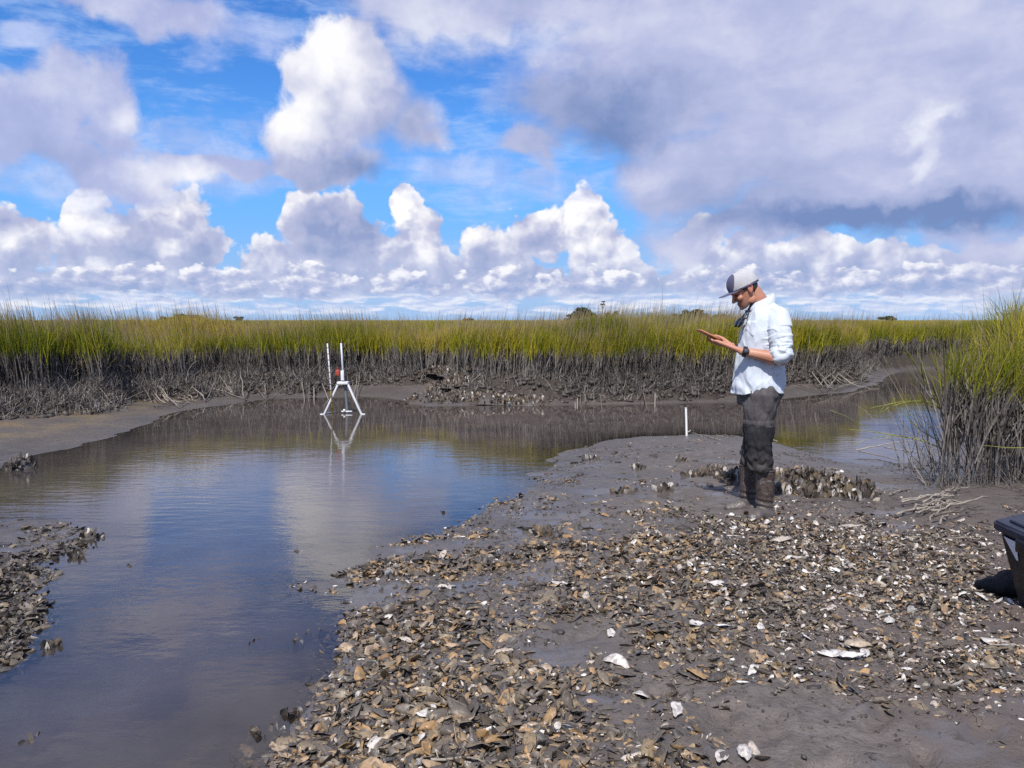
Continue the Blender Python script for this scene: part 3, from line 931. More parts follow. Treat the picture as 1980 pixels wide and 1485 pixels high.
# where the litter lies thick (+) and where the mud is bare (-): surveyed spots and their spread in metres
def spot(px, py, rx, ry, w):
    p = at(px, py, .15); return (p[0], p[1], rx, ry, w)
LITTER = [spot(780, 1330, .55, .9, 1.0), spot(700, 1440, .45, .5, .9), spot(900, 1430, .6, .4, .8), spot(1000, 1350, .6, .5, .55), spot(760, 1190, .6, .35, 1.0), spot(880, 1180, .5, .3, .6), spot(680, 1140, .3, .2, .9),
          spot(800, 1060, .75, .17, 1.2), spot(880, 1050, .6, .16, .8), spot(975, 1000, .45, .16, 1.0), spot(1000, 1035, .9, .22, .75), spot(1120, 1100, .7, .35, .40), spot(1190, 1070, .8, .4, .35), spot(1220, 1300, .7, .5, .60), spot(1100, 1440, .8, .3, .7),
          spot(1450, 1060, 1.0, .8, .75), spot(1650, 1050, 1.2, .7, 1.0), spot(1800, 1080, .9, .8, .9), spot(1500, 1180, .9, .6, .85), spot(1750, 1200, .9, .6, .80), spot(1350, 1130, .7, .5, .6), spot(1880, 1310, .4, .3, .4), spot(1340, 1010, .7, .4, .45),
          spot(1480, 1010, .6, .3, .5), spot(1150, 930, 1.3, .6, .10), spot(1300, 960, 1.2, .6, .16), spot(1300, 865, 3.0, 1.6, -.60), spot(1640, 1290, .4, .2, .5), spot(1330, 1440, .25, .2, .5), spot(1700, 1400, .25, .25, .35), spot(1430, 920, .9, .25, .45), spot(1250, 900, .8, .3, .15),
          spot(-30, 1110, .8, .9, 1.8), spot(40, 1050, .55, .40, 1.5), spot(0, 1210, .5, .5, 1.6)]
BARE = [spot(960, 1200, .32, .20, .75), spot(1060, 1230, .30, .2, .5), spot(1500, 1390, .40, .30, .8), spot(1420, 1330, .3, .25, .5), spot(1620, 1430, .5, .3, .75), spot(1820, 1440, .5, .35, .6), spot(850, 1120, .3, .10, .6),
        spot(1100, 1130, .35, .12, .3), spot(1010, 1180, .3, .15, .4), spot(1300, 1250, .25, .2, .4), spot(1190, 1010, .8, .2, .12)]


def litter(x, y):
    s = np.full(np.shape(x), .19)
    for a, b, rx, ry, w in LITTER: s = s + w * np.exp(-((x - a) / rx) ** 2 - ((y - b) / ry) ** 2)
    for a, b, rx, ry, w in BARE: s = s - .6 * w * np.exp(-((x - a) / rx) ** 2 - ((y - b) / ry) ** 2)
    return s * .66 + fbm(x * 2.3, y * 2.3, 5, .76) * .95 - .16


def scatter(n, size_lo, size_hi):
    a = np.radians(U(-40, 37, n)); r = 2.0 * (11.0 / 2.0) ** rng.random(n)
    x, y = r * np.sin(a), r * np.cos(a)
    z, d, sc = ground_full(x, y)
    # equal odds per area: thin out the near ones the fan crowds
    lit = litter(x, y)
    keep = (z > -.035) & (sc < .05) & (rng.random(n) < np.clip(lit, 0, 1.05) * np.clip((r / 5.0) ** 2, .16, 1) * .92)
    keep &= ~((y > 6.5) & (x > 3.4)) & (y < 11) & ~((x < -2.5) & (y > 7.2))
    return x[keep], y[keep], z[keep], d[keep], lit[keep]


def tones(x, y, n):
    """mud-brown and rust by the water, bleached higher up on the right"""
    hi = sstep(.4, 2.2, x) * sstep(2.6, 3.6, y)
    t = rng.normal(.36 + .07 * hi, .18 + .03 * hi, n)
    u = rng.random(n)
    t = np.where(u < .04 + .11 * hi, U(.78, 1.0, n), t)
    t = np.where((u > .84) & (x < 1.2), U(.58, .74, n), t)
    t = np.where(x < -2.0, np.minimum(t, .62) - .12, t)
    return np.clip(t, .02, 1)


SX, SY, SZ, SD, SL = scatter(240000, 0, 0)
ns = len(SX)
ssize = np.clip(rng.lognormal(math.log(.037), .52, ns), .010, .105) * (1 - .30 * sstep(.6, 1.6, SX) * sstep(2.7, 3.6, SY))
stone = tones(SX, SY, ns)
steep = np.clip(SL, .2, 1)
srot = rots(U(0, 6.28, ns), rng.normal(0, .38, ns) * (.5 + .7 * steep), rng.normal(0, .55, ns) * (.5 + .8 * steep) + np.where(rng.random(ns) < .5, math.pi, 0))
spos = np.stack([SX, SY, SZ + ssize * U(-.16, .08, ns) + np.clip(SL - .5, 0, .5) * U(0, .045, ns)], 1)
seeds = rng.integers(0, 24, ns)
px_, py_, f_ = to_px(SX, SY, SZ)
show = ssize / f_ * ((px_ > 15) & (px_ < 1965) & (py_ < 1470) & (py_ > 900))
order = np.argsort(-show)
SINGLE = order[:270]
rest = np.ones(ns, bool); rest[SINGLE] = False
rest = np.where(rest)[0]
me = merge_shells('shell_litter', spos[rest], srot[rest], ssize[rest], stone[rest], seeds[rest])
o = link('shell_litter', me, SHELL); tag(o, 'litter of countless small muddy oyster shells spread over the mud bar', 'shells', kind='stuff')
# broken bits between them
GX_, GY_, GZ_, GD_, GL_ = scatter(190000, 0, 0)
ng = len(GX_); gs = np.clip(rng.lognormal(math.log(.013), .45, ng), .005, .03)
gt = tones(GX_, GY_, ng); gt = np.where(rng.random(ng) < .16, U(.70, .98, ng), gt)
me = merge_shells('shell_grit', np.stack([GX_, GY_, GZ_ + gs * U(0, .3, ng)], 1), rots(U(0, 6.28, ng), rng.normal(0, .6, ng), rng.normal(0, .7, ng)), gs, gt, rng.integers(0, 10, ng), 2, 6)
o = link('shell_grit', me, SHELL); tag(o, 'crushed shell grit between the larger oyster shells', 'shell grit', kind='stuff')
print('SHELLS', ns, ng)

VALVES = []
for s in range(16):
    v, q, t = valve(100 + s, rings=4, seg=16, thick=.035)
    me = mesh_np('oyster_valve', v, [q, t], attrs=dict(tone=np.zeros(len(v)), single=np.ones(len(v))))
    me.materials.append(SHELL); VALVES.append(me)


TONED = {}
def toned(kind, tone):
    """a valve mesh of one colour; shells of about the same colour share it"""
    key = (kind, round(float(tone) * 12) / 12)
    if key not in TONED:
        v, q, t = valve(100 + kind, rings=4, seg=16, thick=.035)
        me = mesh_np('oyster_valve', v, [q, t], attrs=dict(tone=np.full(len(v), key[1]), single=np.zeros(len(v))))
        me.materials.append(SHELL); TONED[key] = me
    return TONED[key]


def where_words(px, py):
    if px < 330: return 'in the shell bank at the left edge of the water'
    if px < 700: return 'at the water line, lower left of the shell bar'
    if px < 1100: return 'in the thick brown litter at the lower middle'
    if px < 1450: return 'on the grey mud in the lower middle right'
    return 'on the open mud in the lower right foreground'


def tone_words(t):
    if t < .36: return 'dark mud-coated oyster shell'
    if t < .56: return 'grey brown oyster shell'
    if t < .78: return 'rusty tan oyster shell'
    return 'pale bleached oyster shell'


proto = {}
for i in SINGLE:
    me = toned(int(seeds[i]) % 16, stone[i])
    if me.name not in proto:
        o = link('oyster_shell', me); proto[me.name] = o
    else:
        o = proto[me.name].copy(); COL.objects.link(o)
    M = Matrix([list(r) for r in srot[i]]).to_4x4()
    o.rotation_euler = M.to_euler(); o.location = spos[i]; o.scale = (ssize[i] * 1.08,) * 3
    tag(o, f'{tone_words(stone[i])} lying {where_words(px_[i], py_[i])}', 'oyster shell', 'loose oyster shells ' + where_words(px_[i], py_[i]))

# single shells the photograph picks out: pixel, length, heading, tone, tilt, label
PICK = [(1612, 1268, .15, 12, .98, .1, 'long white oyster shell, left piece of the white pair on bare mud'),
        (1645, 1276, .12, 175, .97, -.15, 'white oyster shell with a dark hole, middle of the white group on the mud'),
        (1672, 1270, .09, 60, .93, .25, 'small off-white oyster shell, right end of the white group'),
        (1660, 1254, .12, 170, .76, .0, 'glossy yellow-tan oyster shell just behind the white group'),
        (1632, 1256, .07, 110, .90, .4, 'little white shell standing up behind the white group'),
        (1940, 1248, .17, 160, .97, .1, 'large white oyster shell at the right edge of the mud'),
        (1345, 1212, .10, 30, .97, .2, 'bright white oyster shell on dark mud near the middle right'),
        (1388, 1133, .14, 20, .95, .1, 'slender white shell lying slantwise left of the shell field'),
        (1308, 1380, .10, 75, .98, .2, 'white curled shell standing on its edge in wet mud'),
        (1440, 1462, .10, 80, .95, .1, 'white shell at the bottom edge, right of the middle'),
        (1395, 1470, .09, 60, .93, .1, 'narrow white shell leaning at the bottom edge'),
        (1456, 1303, .08, 50, .94, .2, 'rounded white shell alone on smooth mud'),
        (1020, 1472, .13, 10, .78, .0, 'big cupped shell with a yellow hollow at the bottom edge'),
        (697, 1352, .10, 80, .97, .1, 'long white shell upright in the brown litter by the water'),
        (728, 1447, .11, 60, .96, .2, 'white ribbed shell at the lower left of the litter'),
        (787, 1246, .10, 150, .92, .1, 'cream oyster shell lying across the litter by the water'),
        (832, 1382, .13, 25, .93, .2, 'pale narrow shell pointing up to the right in the litter'),
        (1195, 1283, .14, 150, .95, .1, 'white broken shell half sunk at the right of the litter'),
        (1183, 1228, .09, 80, .96, .2, 'slim white shell pair-half standing in grey mud'),
        (1085, 1133, .11, 10, .93, .1, 'pale shell on the grey mud above the litter'),
        (1655, 1155, .09, 0, .95, .1, 'oval white shell in the middle of the shell field'),
        (1720, 1205, .08, 40, .97, .1, 'round bright shell in the shell field near the right'),
        (1640, 1025, .16, 165, .92, .1, 'broad white shell high in the shell field, right of the boots'),
        (1510, 1050, .17, 20, .90, .1, 'flat grey-white shell slab below the boots'),
        (1545, 1085, .12, 160, .90, .1, 'ribbed white shell slab below and right of the boots'),
        (545, 1455, .07, 30, .80, .4, 'open yellow-lined shell lying in the shallow water at the bottom'),
        (530, 1452, .06, 130, .76, -.4, 'yellowish shell half, left one of the open pair in the shallows')]
for px, py, L, yaw, tone, tilt, lab in PICK:
    p = on_ground(px, py)
    o = link('oyster_shell', toned(int(rng.integers(0, 16)), tone - .05))
    o.rotation_euler = (tilt + (math.pi if rng.random() < .5 else 0), rng.normal(0, .1), R(yaw)); o.location = p + np.array([0, 0, .018]); o.scale = (L,) * 3
    tag(o, lab, 'oyster shell')


# ------------------------------------------------------------------ standing oyster clusters
def oyster_cluster(name, p, rad, hgt, n, tone_mu, seed, label, group=None, squash=1.0):
    r = np.random.default_rng(seed)
    a = r.random(n) * 2 * math.pi; q = np.sqrt(r.random(n)) * rad
    x, y = np.cos(a) * q, np.sin(a) * q * squash
    dome = np.sqrt(np.clip(1 - (q / rad) ** 2, 0, 1))
    z = dome * hgt * r.uniform(.25, .75, n)
    L = r.uniform(.055, .115, n) * (1 if rad > .1 else .8)
    lean = np.clip(q / rad, 0, 1) * .9 * r.random(n) + r.normal(0, .25, n)
    # valve long axis (x) raised to stand, leaning outwards
    rt = rots(a, -(math.pi / 2 - lean), r.uniform(0, 6.28, n))
    tone = np.clip(r.normal(tone_mu, .13, n), .02, 1)
    tone = np.where(r.random(n) < .17, r.uniform(.76, .98, n), tone)
    pos = np.stack([x, y, z], 1)
    sd = r.integers(0, 24, n)
    me = merge_shells(name, pos, rt, L, tone, sd)
    o = link(name, me, SHELL, loc=p)
    # the lump of mud that holds it together
    u, w = 14, 6
    vv = [[0, 0, hgt * .62]]
    for k in range(1, w):
        for j in range(u):
            an = j / u * 2 * math.pi; rr = rad * .95 * k / (w - 1) * (1 + r.normal(0, .07))
            vv.append([math.cos(an) * rr, math.sin(an) * rr * squash, hgt * .62 * (1 - (k / (w - 1)) ** 2) - .02 + r.normal(0, .006)])
    ff = [[0, 1 + j, 1 + (j + 1) % u] for j in range(u)]
    qq = [[1 + (k - 1) * u + j, 1 + k * u + j, 1 + k * u + (j + 1) % u, 1 + (k - 1) * u + (j + 1) % u] for k in range(1, w - 1) for j in range(u)]
    vv = np.array(vv)
    b = mesh_np('mud_base', vv, [np.array(qq), np.array(ff)], attrs=dict(tone=np.full(len(vv), .16), single=np.zeros(len(vv))))
    link('mud_base', b, SHELL, parent=o)
    return tag(o, label, 'oyster cluster', group)


# ridge of clusters right of the person
RIDGE = [(1512, 925, .17, .15, 70), (1540, 922, .16, .15, 70), (1568, 925, .18, .16, 80), (1597, 930, .17, .15, 80), (1622, 940, .15, .14, 70), (1640, 950, .14, .12, 60), (1662, 960, .13, .24, 75), (1580, 950, .16, .10, 60), (1548, 942, .15, .10, 55), (1520, 945, .14, .09, 45)]
RL = ['oyster cluster touching the boot on its right, near end of the ridge', 'oyster cluster second from the boots along the ridge', 'tallest pale-topped oyster cluster in the middle of the ridge', 'oyster cluster just right of the ridge middle, many white edges',
      'oyster cluster near the right end of the ridge, rounded', 'low oyster cluster beside the last upright clump of the ridge', 'upright oyster clump standing alone at the right end of the ridge', 'low oyster cluster in front of the ridge middle, above smooth mud',
      'low oyster cluster in front of the ridge near the boots', 'smallest flat oyster cluster close behind the heel']
for k, (px, py, rd, h, n) in enumerate(RIDGE):
    p = on_ground(px, py + 6); oyster_cluster('oyster_cluster', p - np.array([0, 0, .01]), rd, h, n, .33, 300 + k, RL[k], 'oyster clusters of the ridge beside the person')
LEFTC = [(1432, 930, .16, .15, 60, 'dark oyster cluster in the shade left of the boots'), (1408, 925, .13, .11, 45, 'oyster cluster left of the shaded one behind the boots'), (1385, 915, .13, .09, 40, 'low greenish oyster cluster on the mud bar left of the person'),
         (1345, 920, .12, .06, 30, 'flat scatter of oysters farthest left of the person'), (1317, 893, .07, .10, 12, 'small greenish upright oyster tuft alone on the smooth mud'), (1232, 905, .10, .05, 16, 'low oyster patch on the mud bar near its middle'),
         (1060, 1033, .13, .08, 30, 'dark upright oyster clump on the grey mud above the litter'), (1207, 952, .12, .05, 22, 'brown oyster patch on the mud right of the open water'), (1140, 888, .12, .05, 14, 'dark mud-coated lump near the tip of the bar'),
         (1285, 945, .12, .05, 20, 'rust-tinted oyster patch left of the person on the bar')]
for k, (px, py, rd, h, n, lab) in enumerate(LEFTC):
    p = on_ground(px, py); oyster_cluster('oyster_cluster', p - np.array([0, 0, .01]), rd, h, n, .34 if k < 6 else .4, 340 + k, lab)
# lumps standing in the water
WET = [(42, 905, .17, .22, 55, 'upright oyster clump rising from the water at the far left'), (172, 1040, .09, .10, 22, 'dark oyster clump in the water right of the left shell bank'), (148, 1075, .06, .07, 12, 'small oyster clump nearest the left shell bank'),
       (105, 1247, .05, .07, 10, 'black oyster clump in the shallows at lower left'), (580, 1065, .03, .02, 5, 'tiny shell clump alone in the open water'), (240, 1092, .06, .02, 8, 'flat oyster scrap awash in the middle left'), (95, 1104, .05, .03, 8, 'small wet oyster scrap beside the left bank'),
       (490, 1243, .04, .012, 6, 'rusty oyster scrap awash in the shallows'), (565, 1240, .05, .012, 7, 'pale oyster scrap awash near the shell bar'), (600, 1220, .06, .012, 8, 'brown oyster scrap awash closest to the shell bar'), (520, 1410, .07, .035, 14, 'dark oyster clump in the shallows at the bottom'), (565, 1380, .07, .04, 14, 'upright oyster clump at the edge of the shell bar, bottom left'),
       (1000, 980, .04, .03, 6, 'dark scrap in the blue water beside the bar'), (855, 990, .04, .02, 5, 'tiny dark scrap in the blue water off the bar'), (62, 1430, .05, .03, 6, 'small dark clump under water at the lower left')]
for k, (px, py, rd, h, n, lab) in enumerate(WET):
    p = at(px, py, 0); p[2] = -.035 if h < .05 else -.02; oyster_cluster('oyster_cluster', p, rd, h, n, .30, 370 + k, lab)
# the reef under the far bank
rr = np.random.default_rng(5)
RE = [(820, 776), (842, 772), (866, 775), (890, 772), (916, 775), (944, 776), (972, 777), (1000, 778), (1028, 779), (850, 757), (878, 752), (905, 757), (935, 760), (966, 762), (996, 764), (1026, 768), (1056, 776), (870, 738), (900, 735), (888, 726), (930, 742), (850, 735), (960, 745), (1085, 779)]
for k, (px, py) in enumerate(RE):
    p = on_ground(px, py, .1); oyster_cluster('oyster_cluster', p - np.array([0, 0, .02]), rr.uniform(.28, .42), rr.uniform(.18, .30), int(rr.integers(85, 125)), .40, 400 + k, 'muddy oyster cluster of the reef at the foot of the far bank', 'oyster reef across the creek', .8)
# ------------------------------------------------------------------ dead stalks, roots and mud clods
def stalk_material():
    m, nt, p = new_mat('dead_stalk')
    P = geo(nt); n = noise(nt, P, 18, 4, .6); r = obj_random(nt)
    c = ramp(nt, n + (r - .5) * .5, [(.2, (.10, .084, .07)), (.5, (.22, .188, .152)), (.8, (.37, .33, .275))])
    pset(nt, p, color=c, rough=.7, spec=.25, normal=bump(nt, noise(nt, P, 90, 3, .6), .4, .004)); return m


STALK = stalk_material()


def stalk(pts, r, label, group=None, m=None, name='dead_stalk'):
    pts = np.asarray(pts, float)
    # a spline through the points with a little kink
    t = np.linspace(0, len(pts) - 1, 4 * len(pts) - 2)
    q = np.stack([np.interp(t, np.arange(len(pts)), pts[:, k]) for k in range(3)], 1)
    q[1:-1] += rng.normal(0, r * .9, q[1:-1].shape)
    b = MB(); b.tube(q, np.linspace(r, r * .45, len(q)), 6)
    o = b.build(name, m or STALK)
    return tag(o, label, 'dead stalk', group)


def px_stalk(pp, r, lift, label, group=None):
    """points as surveyed, laid on the ground and lifted a little"""
    out = []
    for i, (a, b) in enumerate(pp):
        p = on_ground(a, b, .2); p[2] += lift[i] if isinstance(lift, (list, tuple)) else lift
        out.append(p)
    return stalk(out, r, label, group)


# across the creek: stalks fallen down the bank, surveyed one by one
gl = 'fallen stalks on the far bank'
def bank(pp, r=.012, lab=None, lift=.03):
    px_stalk(pp, r, lift, lab or 'bleached dead cordgrass stalk fallen down the muddy far bank', gl)
for k in range(11):                                            # the sheaf sliding into the mud, left
    dx = k * 7 + rng.normal(0, 3); bank([(262 + dx * .7, 752 + k * .6), (300 + dx, 762 + k * .8), (338 + dx * .6, 778 + rng.normal(2, 3))], .012, 'pale stalk of the sheaf slumped on the mud at the left of the far bank')
for k in range(9):
    dx = rng.normal(0, 14); bank([(140 + dx, 770 + rng.normal(0, 3)), (170 + dx, 776), (205 + dx, 790 + rng.normal(0, 5))], .010, 'grey stalk in the small tangle at far left on the mud')
for k in range(16):                                            # long arcs between the sheaf and the instrument
    x0 = 345 + rng.random() * 160; L = rng.uniform(50, 130); y0 = 722 + rng.random() * 18
    bank([(x0, y0 + rng.normal(0, 6)), (x0 + L * .5, y0 + 14 + rng.normal(0, 5)), (x0 + L, y0 + rng.normal(4, 14))], .013, 'curved bleached stalk of the drift left of the white frame')
for pp in [[(465, 728), (470, 750), (475, 765)], [(505, 745), (515, 765), (512, 772)], [(570, 715), (580, 740), (590, 762)], [(590, 728), (600, 745), (597, 765)], [(570, 712), (605, 735), (640, 755)], [(612, 730), (606, 750), (598, 765)], [(710, 712), (700, 730), (688, 755)],
           [(720, 718), (695, 735), (680, 752)], [(755, 730), (772, 735), (790, 733)], [(780, 700), (790, 715), (815, 732)], [(840, 700), (830, 712), (812, 722)], [(845, 702), (862, 716), (880, 716)], [(850, 670), (890, 670), (920, 672)]]:
    bank(pp, .013, 'crooked grey stalk standing out from the bank near the white frame', .10)
for pp in [[(1115, 730), (1120, 750), (1125, 785)], [(1122, 728), (1126, 755), (1132, 786)], [(1108, 735), (1118, 760), (1112, 785)], [(1150, 750), (1170, 765), (1190, 780)], [(1040, 712), (1060, 725), (1075, 735)], [(1210, 740), (1235, 755), (1255, 775)], [(1225, 745), (1260, 765), (1290, 778)],
           [(1260, 740), (1268, 760), (1272, 780)], [(1150, 705), (1130, 715), (1120, 735)], [(1060, 710), (1020, 708), (980, 712)], [(1365, 690), (1390, 688), (1415, 692)], [(1000, 715), (960, 720), (925, 735)], [(990, 712), (950, 716), (915, 728)]]:
    bank(pp, .014, 'bare stalk propped on the steep bank right of the oyster reef', .10)
for k in range(22):                                            # swept flat, right of the person
    x0 = 1535 + rng.random() * 70; y0 = 712 + rng.random() * 30; L = rng.uniform(50, 130)
    bank([(x0, y0), (x0 + L * .5, y0 + rng.normal(2, 6)), (x0 + L, y0 + rng.normal(8, 14))], .013, 'stalk of the mat swept flat on the far bank right of the person', .08)

# pile of broken reeds by the near right bank
gp = 'broken reeds piled at the right of the shell field'
for k in range(17):
    a = rng.normal(.62, .22); c = np.array(on_ground(1815 + rng.normal(0, 26), 985 + rng.normal(0, 14)))
    L = rng.uniform(.16, .34); d = np.array([math.cos(a), math.sin(a) * .9, rng.normal(.06, .08)]) * L
    h = .02 + .05 * rng.random()
    stalk([c - d + (0, 0, h), c + (0, 0, h + .012), c + d + (0, 0, h)], rng.uniform(.006, .011), 'bleached reed of the pile at the right behind the shell field', gp)
for (a, b), (c, d), lab in [((1760, 1042), (1905, 1045), 'straight pale reed lying level across the shell field at the right'), ((1745, 998), (1830, 968), 'thin dark reed slanting on the mud left of the reed pile'), ((1720, 960), (1765, 945), 'short dark twig on the wet mud by the right channel'),
                            ((1865, 1145), (1925, 1148), 'straight reed pointing at the black bag'), ((780, 1476), (960, 1478), 'long brown reed lying along the bottom edge'), ((1497, 1347), (1525, 1330), 'short dark twig on bare mud at the lower right'), ((1360, 845), (1388, 852), 'dark twig at the tip of the mud bar behind the stake')]:
    px_stalk([(a, b), ((a + c) / 2, (b + d) / 2), (c, d)], .007, .015, lab)
# thin dark rhizomes along the bar tip and over the right channel
for pp, lab in [([(1285, 848), (1310, 838), (1340, 838), (1362, 846), (1395, 853)], 'dark root strand looping round the foot of the white stake'), ([(1385, 842), (1405, 843), (1425, 847)], 'dark root strand just left of the trouser leg'), ([(1490, 853), (1515, 858), (1545, 868)], 'dark root strand right of the trouser leg')]:
    px_stalk(pp, .008, .012, lab)
for pts, lab in [([(1655, 870, .06), (1715, 858, .12), (1800, 845, .25)], 'forked dark reed reaching over the right channel'), ([(1660, 872, .05), (1700, 880, .03), (1750, 892, .03)], 'lower dark reed touching the right channel'), ([(1710, 865, .1), (1760, 872, .10), (1815, 880, .12)], 'dark reed bent low beside the near right grass')]:
    stalk([at(a, b, z) for a, b, z in pts], .008, lab)

RX = [at(800, 782, 0), at(1090, 782, 0)]
def off_reef(x, y, z):
    """the oyster reef keeps most roots and stems off its slope"""
    t = x / y
    on = (t > RX[0][0] / RX[0][1]) & (t < RX[1][0] / RX[1][1]) & (y < 19.5)
    return ~on | (rng.random(len(x)) < .12)


# the root mat and stem stubs that face the creek: nobody could count it
G = Grass()
x, y = sow(330000, 8.5, 28.0, -38, 38, .8)
z, d, sc = ground_full(x, y)
ok = (sc > .02) & (d > .05) & (z < .62) & (y > 6.5) & (rng.random(len(x)) < np.where(sc > .2, 1, .35)) & off_reef(x, y, z)
k = np.where(ok)[0]; n = len(k)
b = np.stack([x[k], y[k], z[k] - .02], 1)
G.add(blades(b, rng.random(n) * 6.28, np.abs(rng.normal(.35, .45, n)), U(.08, .34, n), U(.010, .020, n), rng.normal(.5, .9, n), 3, tone=rng.random(n), taper=1.0))
k2 = k[rng.random(n) < .5]; n2 = len(k2)
G.add(blades(np.stack([x[k2], y[k2], z[k2] + .015], 1), rng.random(n2) * 6.28, np.abs(rng.normal(1.35, .25, n2)), U(.15, .5, n2), U(.008, .018, n2), rng.normal(.1, .5, n2), 3, tone=U(.2, 1, n2), taper=1.0))
# dead stems drooping over the lip of the bank towards the creek
x, y = sow(170000, 9.0, 29.0, -38, 38, .8)
z, d, sc = ground_full(x, y)
k = np.where((sc > .22) & (d > .02) & (d < 2.6) & (z > .14) & (rng.random(len(x)) < np.where(x < -2.5, .30, .85)) & off_reef(x, y, z))[0]; n = len(k)
lipaz = np.arctan2(-y[k], -x[k]) + rng.normal(0, .8, n)
G.add(blades(np.stack([x[k], y[k], z[k]], 1), lipaz, np.abs(rng.normal(.35, .3, n)), U(.25, .85, n), U(.008, .014, n), np.abs(rng.normal(1.8, .5, n)), 5, tone=U(.0, 1.0, n) ** 1.05, taper=1.0))
o = G.build('root_mat', GM); tag(o, 'tangle of grey stubs and roots on the eroding bank faces', 'roots', kind='stuff')
# clods
n = 34000
x, y = sow(n, 8.0, 26.0, -38, 38, .8); z, d, sc = ground_full(x, y)
k = np.where((sc > .03) & (d > .02) & (z < .60))[0]
ico = bmesh.new(); bmesh.ops.create_icosphere(ico, subdivisions=1, radius=1.0); ico.verts.index_update()
iv = np.array([v.co[:] for v in ico.verts]); itf = np.array([[v.index for v in f.verts] for f in ico.faces]); ico.free()
s = U(.02, .085, len(k))[:, None, None] * np.stack([U(.7, 1.4, len(k)), U(.7, 1.4, len(k)), U(.4, .9, len(k))], 1)[:, None, :]
vv = iv[None] * s * (1 + rng.normal(0, .16, (len(k), len(iv), 1))) + np.stack([x[k], y[k], z[k]], 1)[:, None]
ff = (itf[None] + (np.arange(len(k)) * len(iv))[:, None, None]).reshape(-1, 3)


def clod_material():
    m, nt, p = new_mat('peat_clod'); P = geo(nt); n = noise(nt, P, 9, 5, .6)
    pset(nt, p, color=ramp(nt, n, [(.3, (.035, .027, .022)), (.7, (.090, .073, .062))]), rough=.6, normal=bump(nt, noise(nt, P, 50, 4, .6), .6, .01)); return m


o = link('mud_clods', mesh_np('mud_clods', vv.reshape(-1, 3), ff), clod_material()); tag(o, 'crumbled dark mud clods along the foot of the banks', 'mud clods', kind='stuff')
# small wet lumps and holes on the bar
n = 30000
a = np.radians(U(-12, 37, n)); r = 2.2 * (10.5 / 2.2) ** rng.random(n); x, y = r * np.sin(a), r * np.cos(a); z, d, sc = ground_full(x, y)
lim = fbm(x * 1.7 + 5, y * 1.7, 4, .6)
k = np.where((z > .0) & (sc < .05) & (d > .05) & (rng.random(n) < np.clip(.30 + lim * 1.6, .05, 1) * np.clip((r / 6) ** 2, .07, 1)))[0]
s = (np.clip(rng.lognormal(math.log(.0075), .6, len(k)), .003, .030) * np.clip(r[k] / 6.5, .38, 1))[:, None, None] * np.stack([U(.8, 2.2, len(k)), U(.7, 1.2, len(k)), U(.4, .9, len(k))], 1)[:, None, :]
th = rng.random(len(k)) * 6.28
w = iv[None] * s * (1 + rng.normal(0, .32, (len(k), len(iv), 1)))
w = np.stack([w[..., 0] * np.cos(th)[:, None] - w[..., 1] * np.sin(th)[:, None], w[..., 0] * np.sin(th)[:, None] + w[..., 1] * np.cos(th)[:, None], w[..., 2]], -1)
vv = w + np.stack([x[k], y[k], z[k]], 1)[:, None]
ff = (itf[None] + (np.arange(len(k)) * len(iv))[:, None, None]).reshape(-1, 3)
o = link('mud_crumbs', mesh_np('mud_crumbs', vv.reshape(-1, 3), ff), bpy.data.materials['peat_clod']); tag(o, 'small dark crumbs of mud and shell grit on the bar', 'mud crumbs', kind='stuff')
# ------------------------------------------------------------------ the person
FOOT = on_ground(1463, 989, .25)
PS = FOOT[1] / FPX * math.sqrt(1 + (123.5 / FPX) ** 2) * 1.0    # metres per photograph pixel at the person's distance
PX0, PY0 = 1463.0, 989.0
def L(px, py, y=0.0): return np.array([(px - PX0) * PS, y, (PY0 - py) * PS])
K = PS * 267.0                                                  # figures below were taken at 267 px per metre
print('PERSON', FOOT, PS, K)
print('K', K)


def loft(sec, seg=28, pw=2.3):
    """horizontal sections (z, x front, x back, half width, [y centre]) -> closed mesh"""
    a = np.arange(seg) / seg * 2 * math.pi
    ca, sa = np.cos(a), np.sin(a)
    e = 2 / pw
    ux, uy = np.sign(ca) * np.abs(ca) ** e, np.sign(sa) * np.abs(sa) ** e
    V_ = []
    for s in sec:
        z, x0, x1, w = s[:4]; yc = s[4] if len(s) > 4 else 0
        tilt = s[5] if len(s) > 5 else 0
        cx, rx = (x0 + x1) / 2, (x1 - x0) / 2
        V_.append(np.stack([cx + rx * ux, yc + w * uy, z + tilt * rx * ux], 1))
    n = len(sec); V_ = np.concatenate(V_)
    F_ = [[i * seg + j, i * seg + (j + 1) % seg, (i + 1) * seg + (j + 1) % seg, (i + 1) * seg + j] for i in range(n - 1) for j in range(seg)]
    F_.append(list(range(seg))[::-1]); F_.append([(n - 1) * seg + j for j in range(seg)])
    if sec[0][0] > sec[-1][0]: F_ = [f[::-1] for f in F_]
    return V_, F_


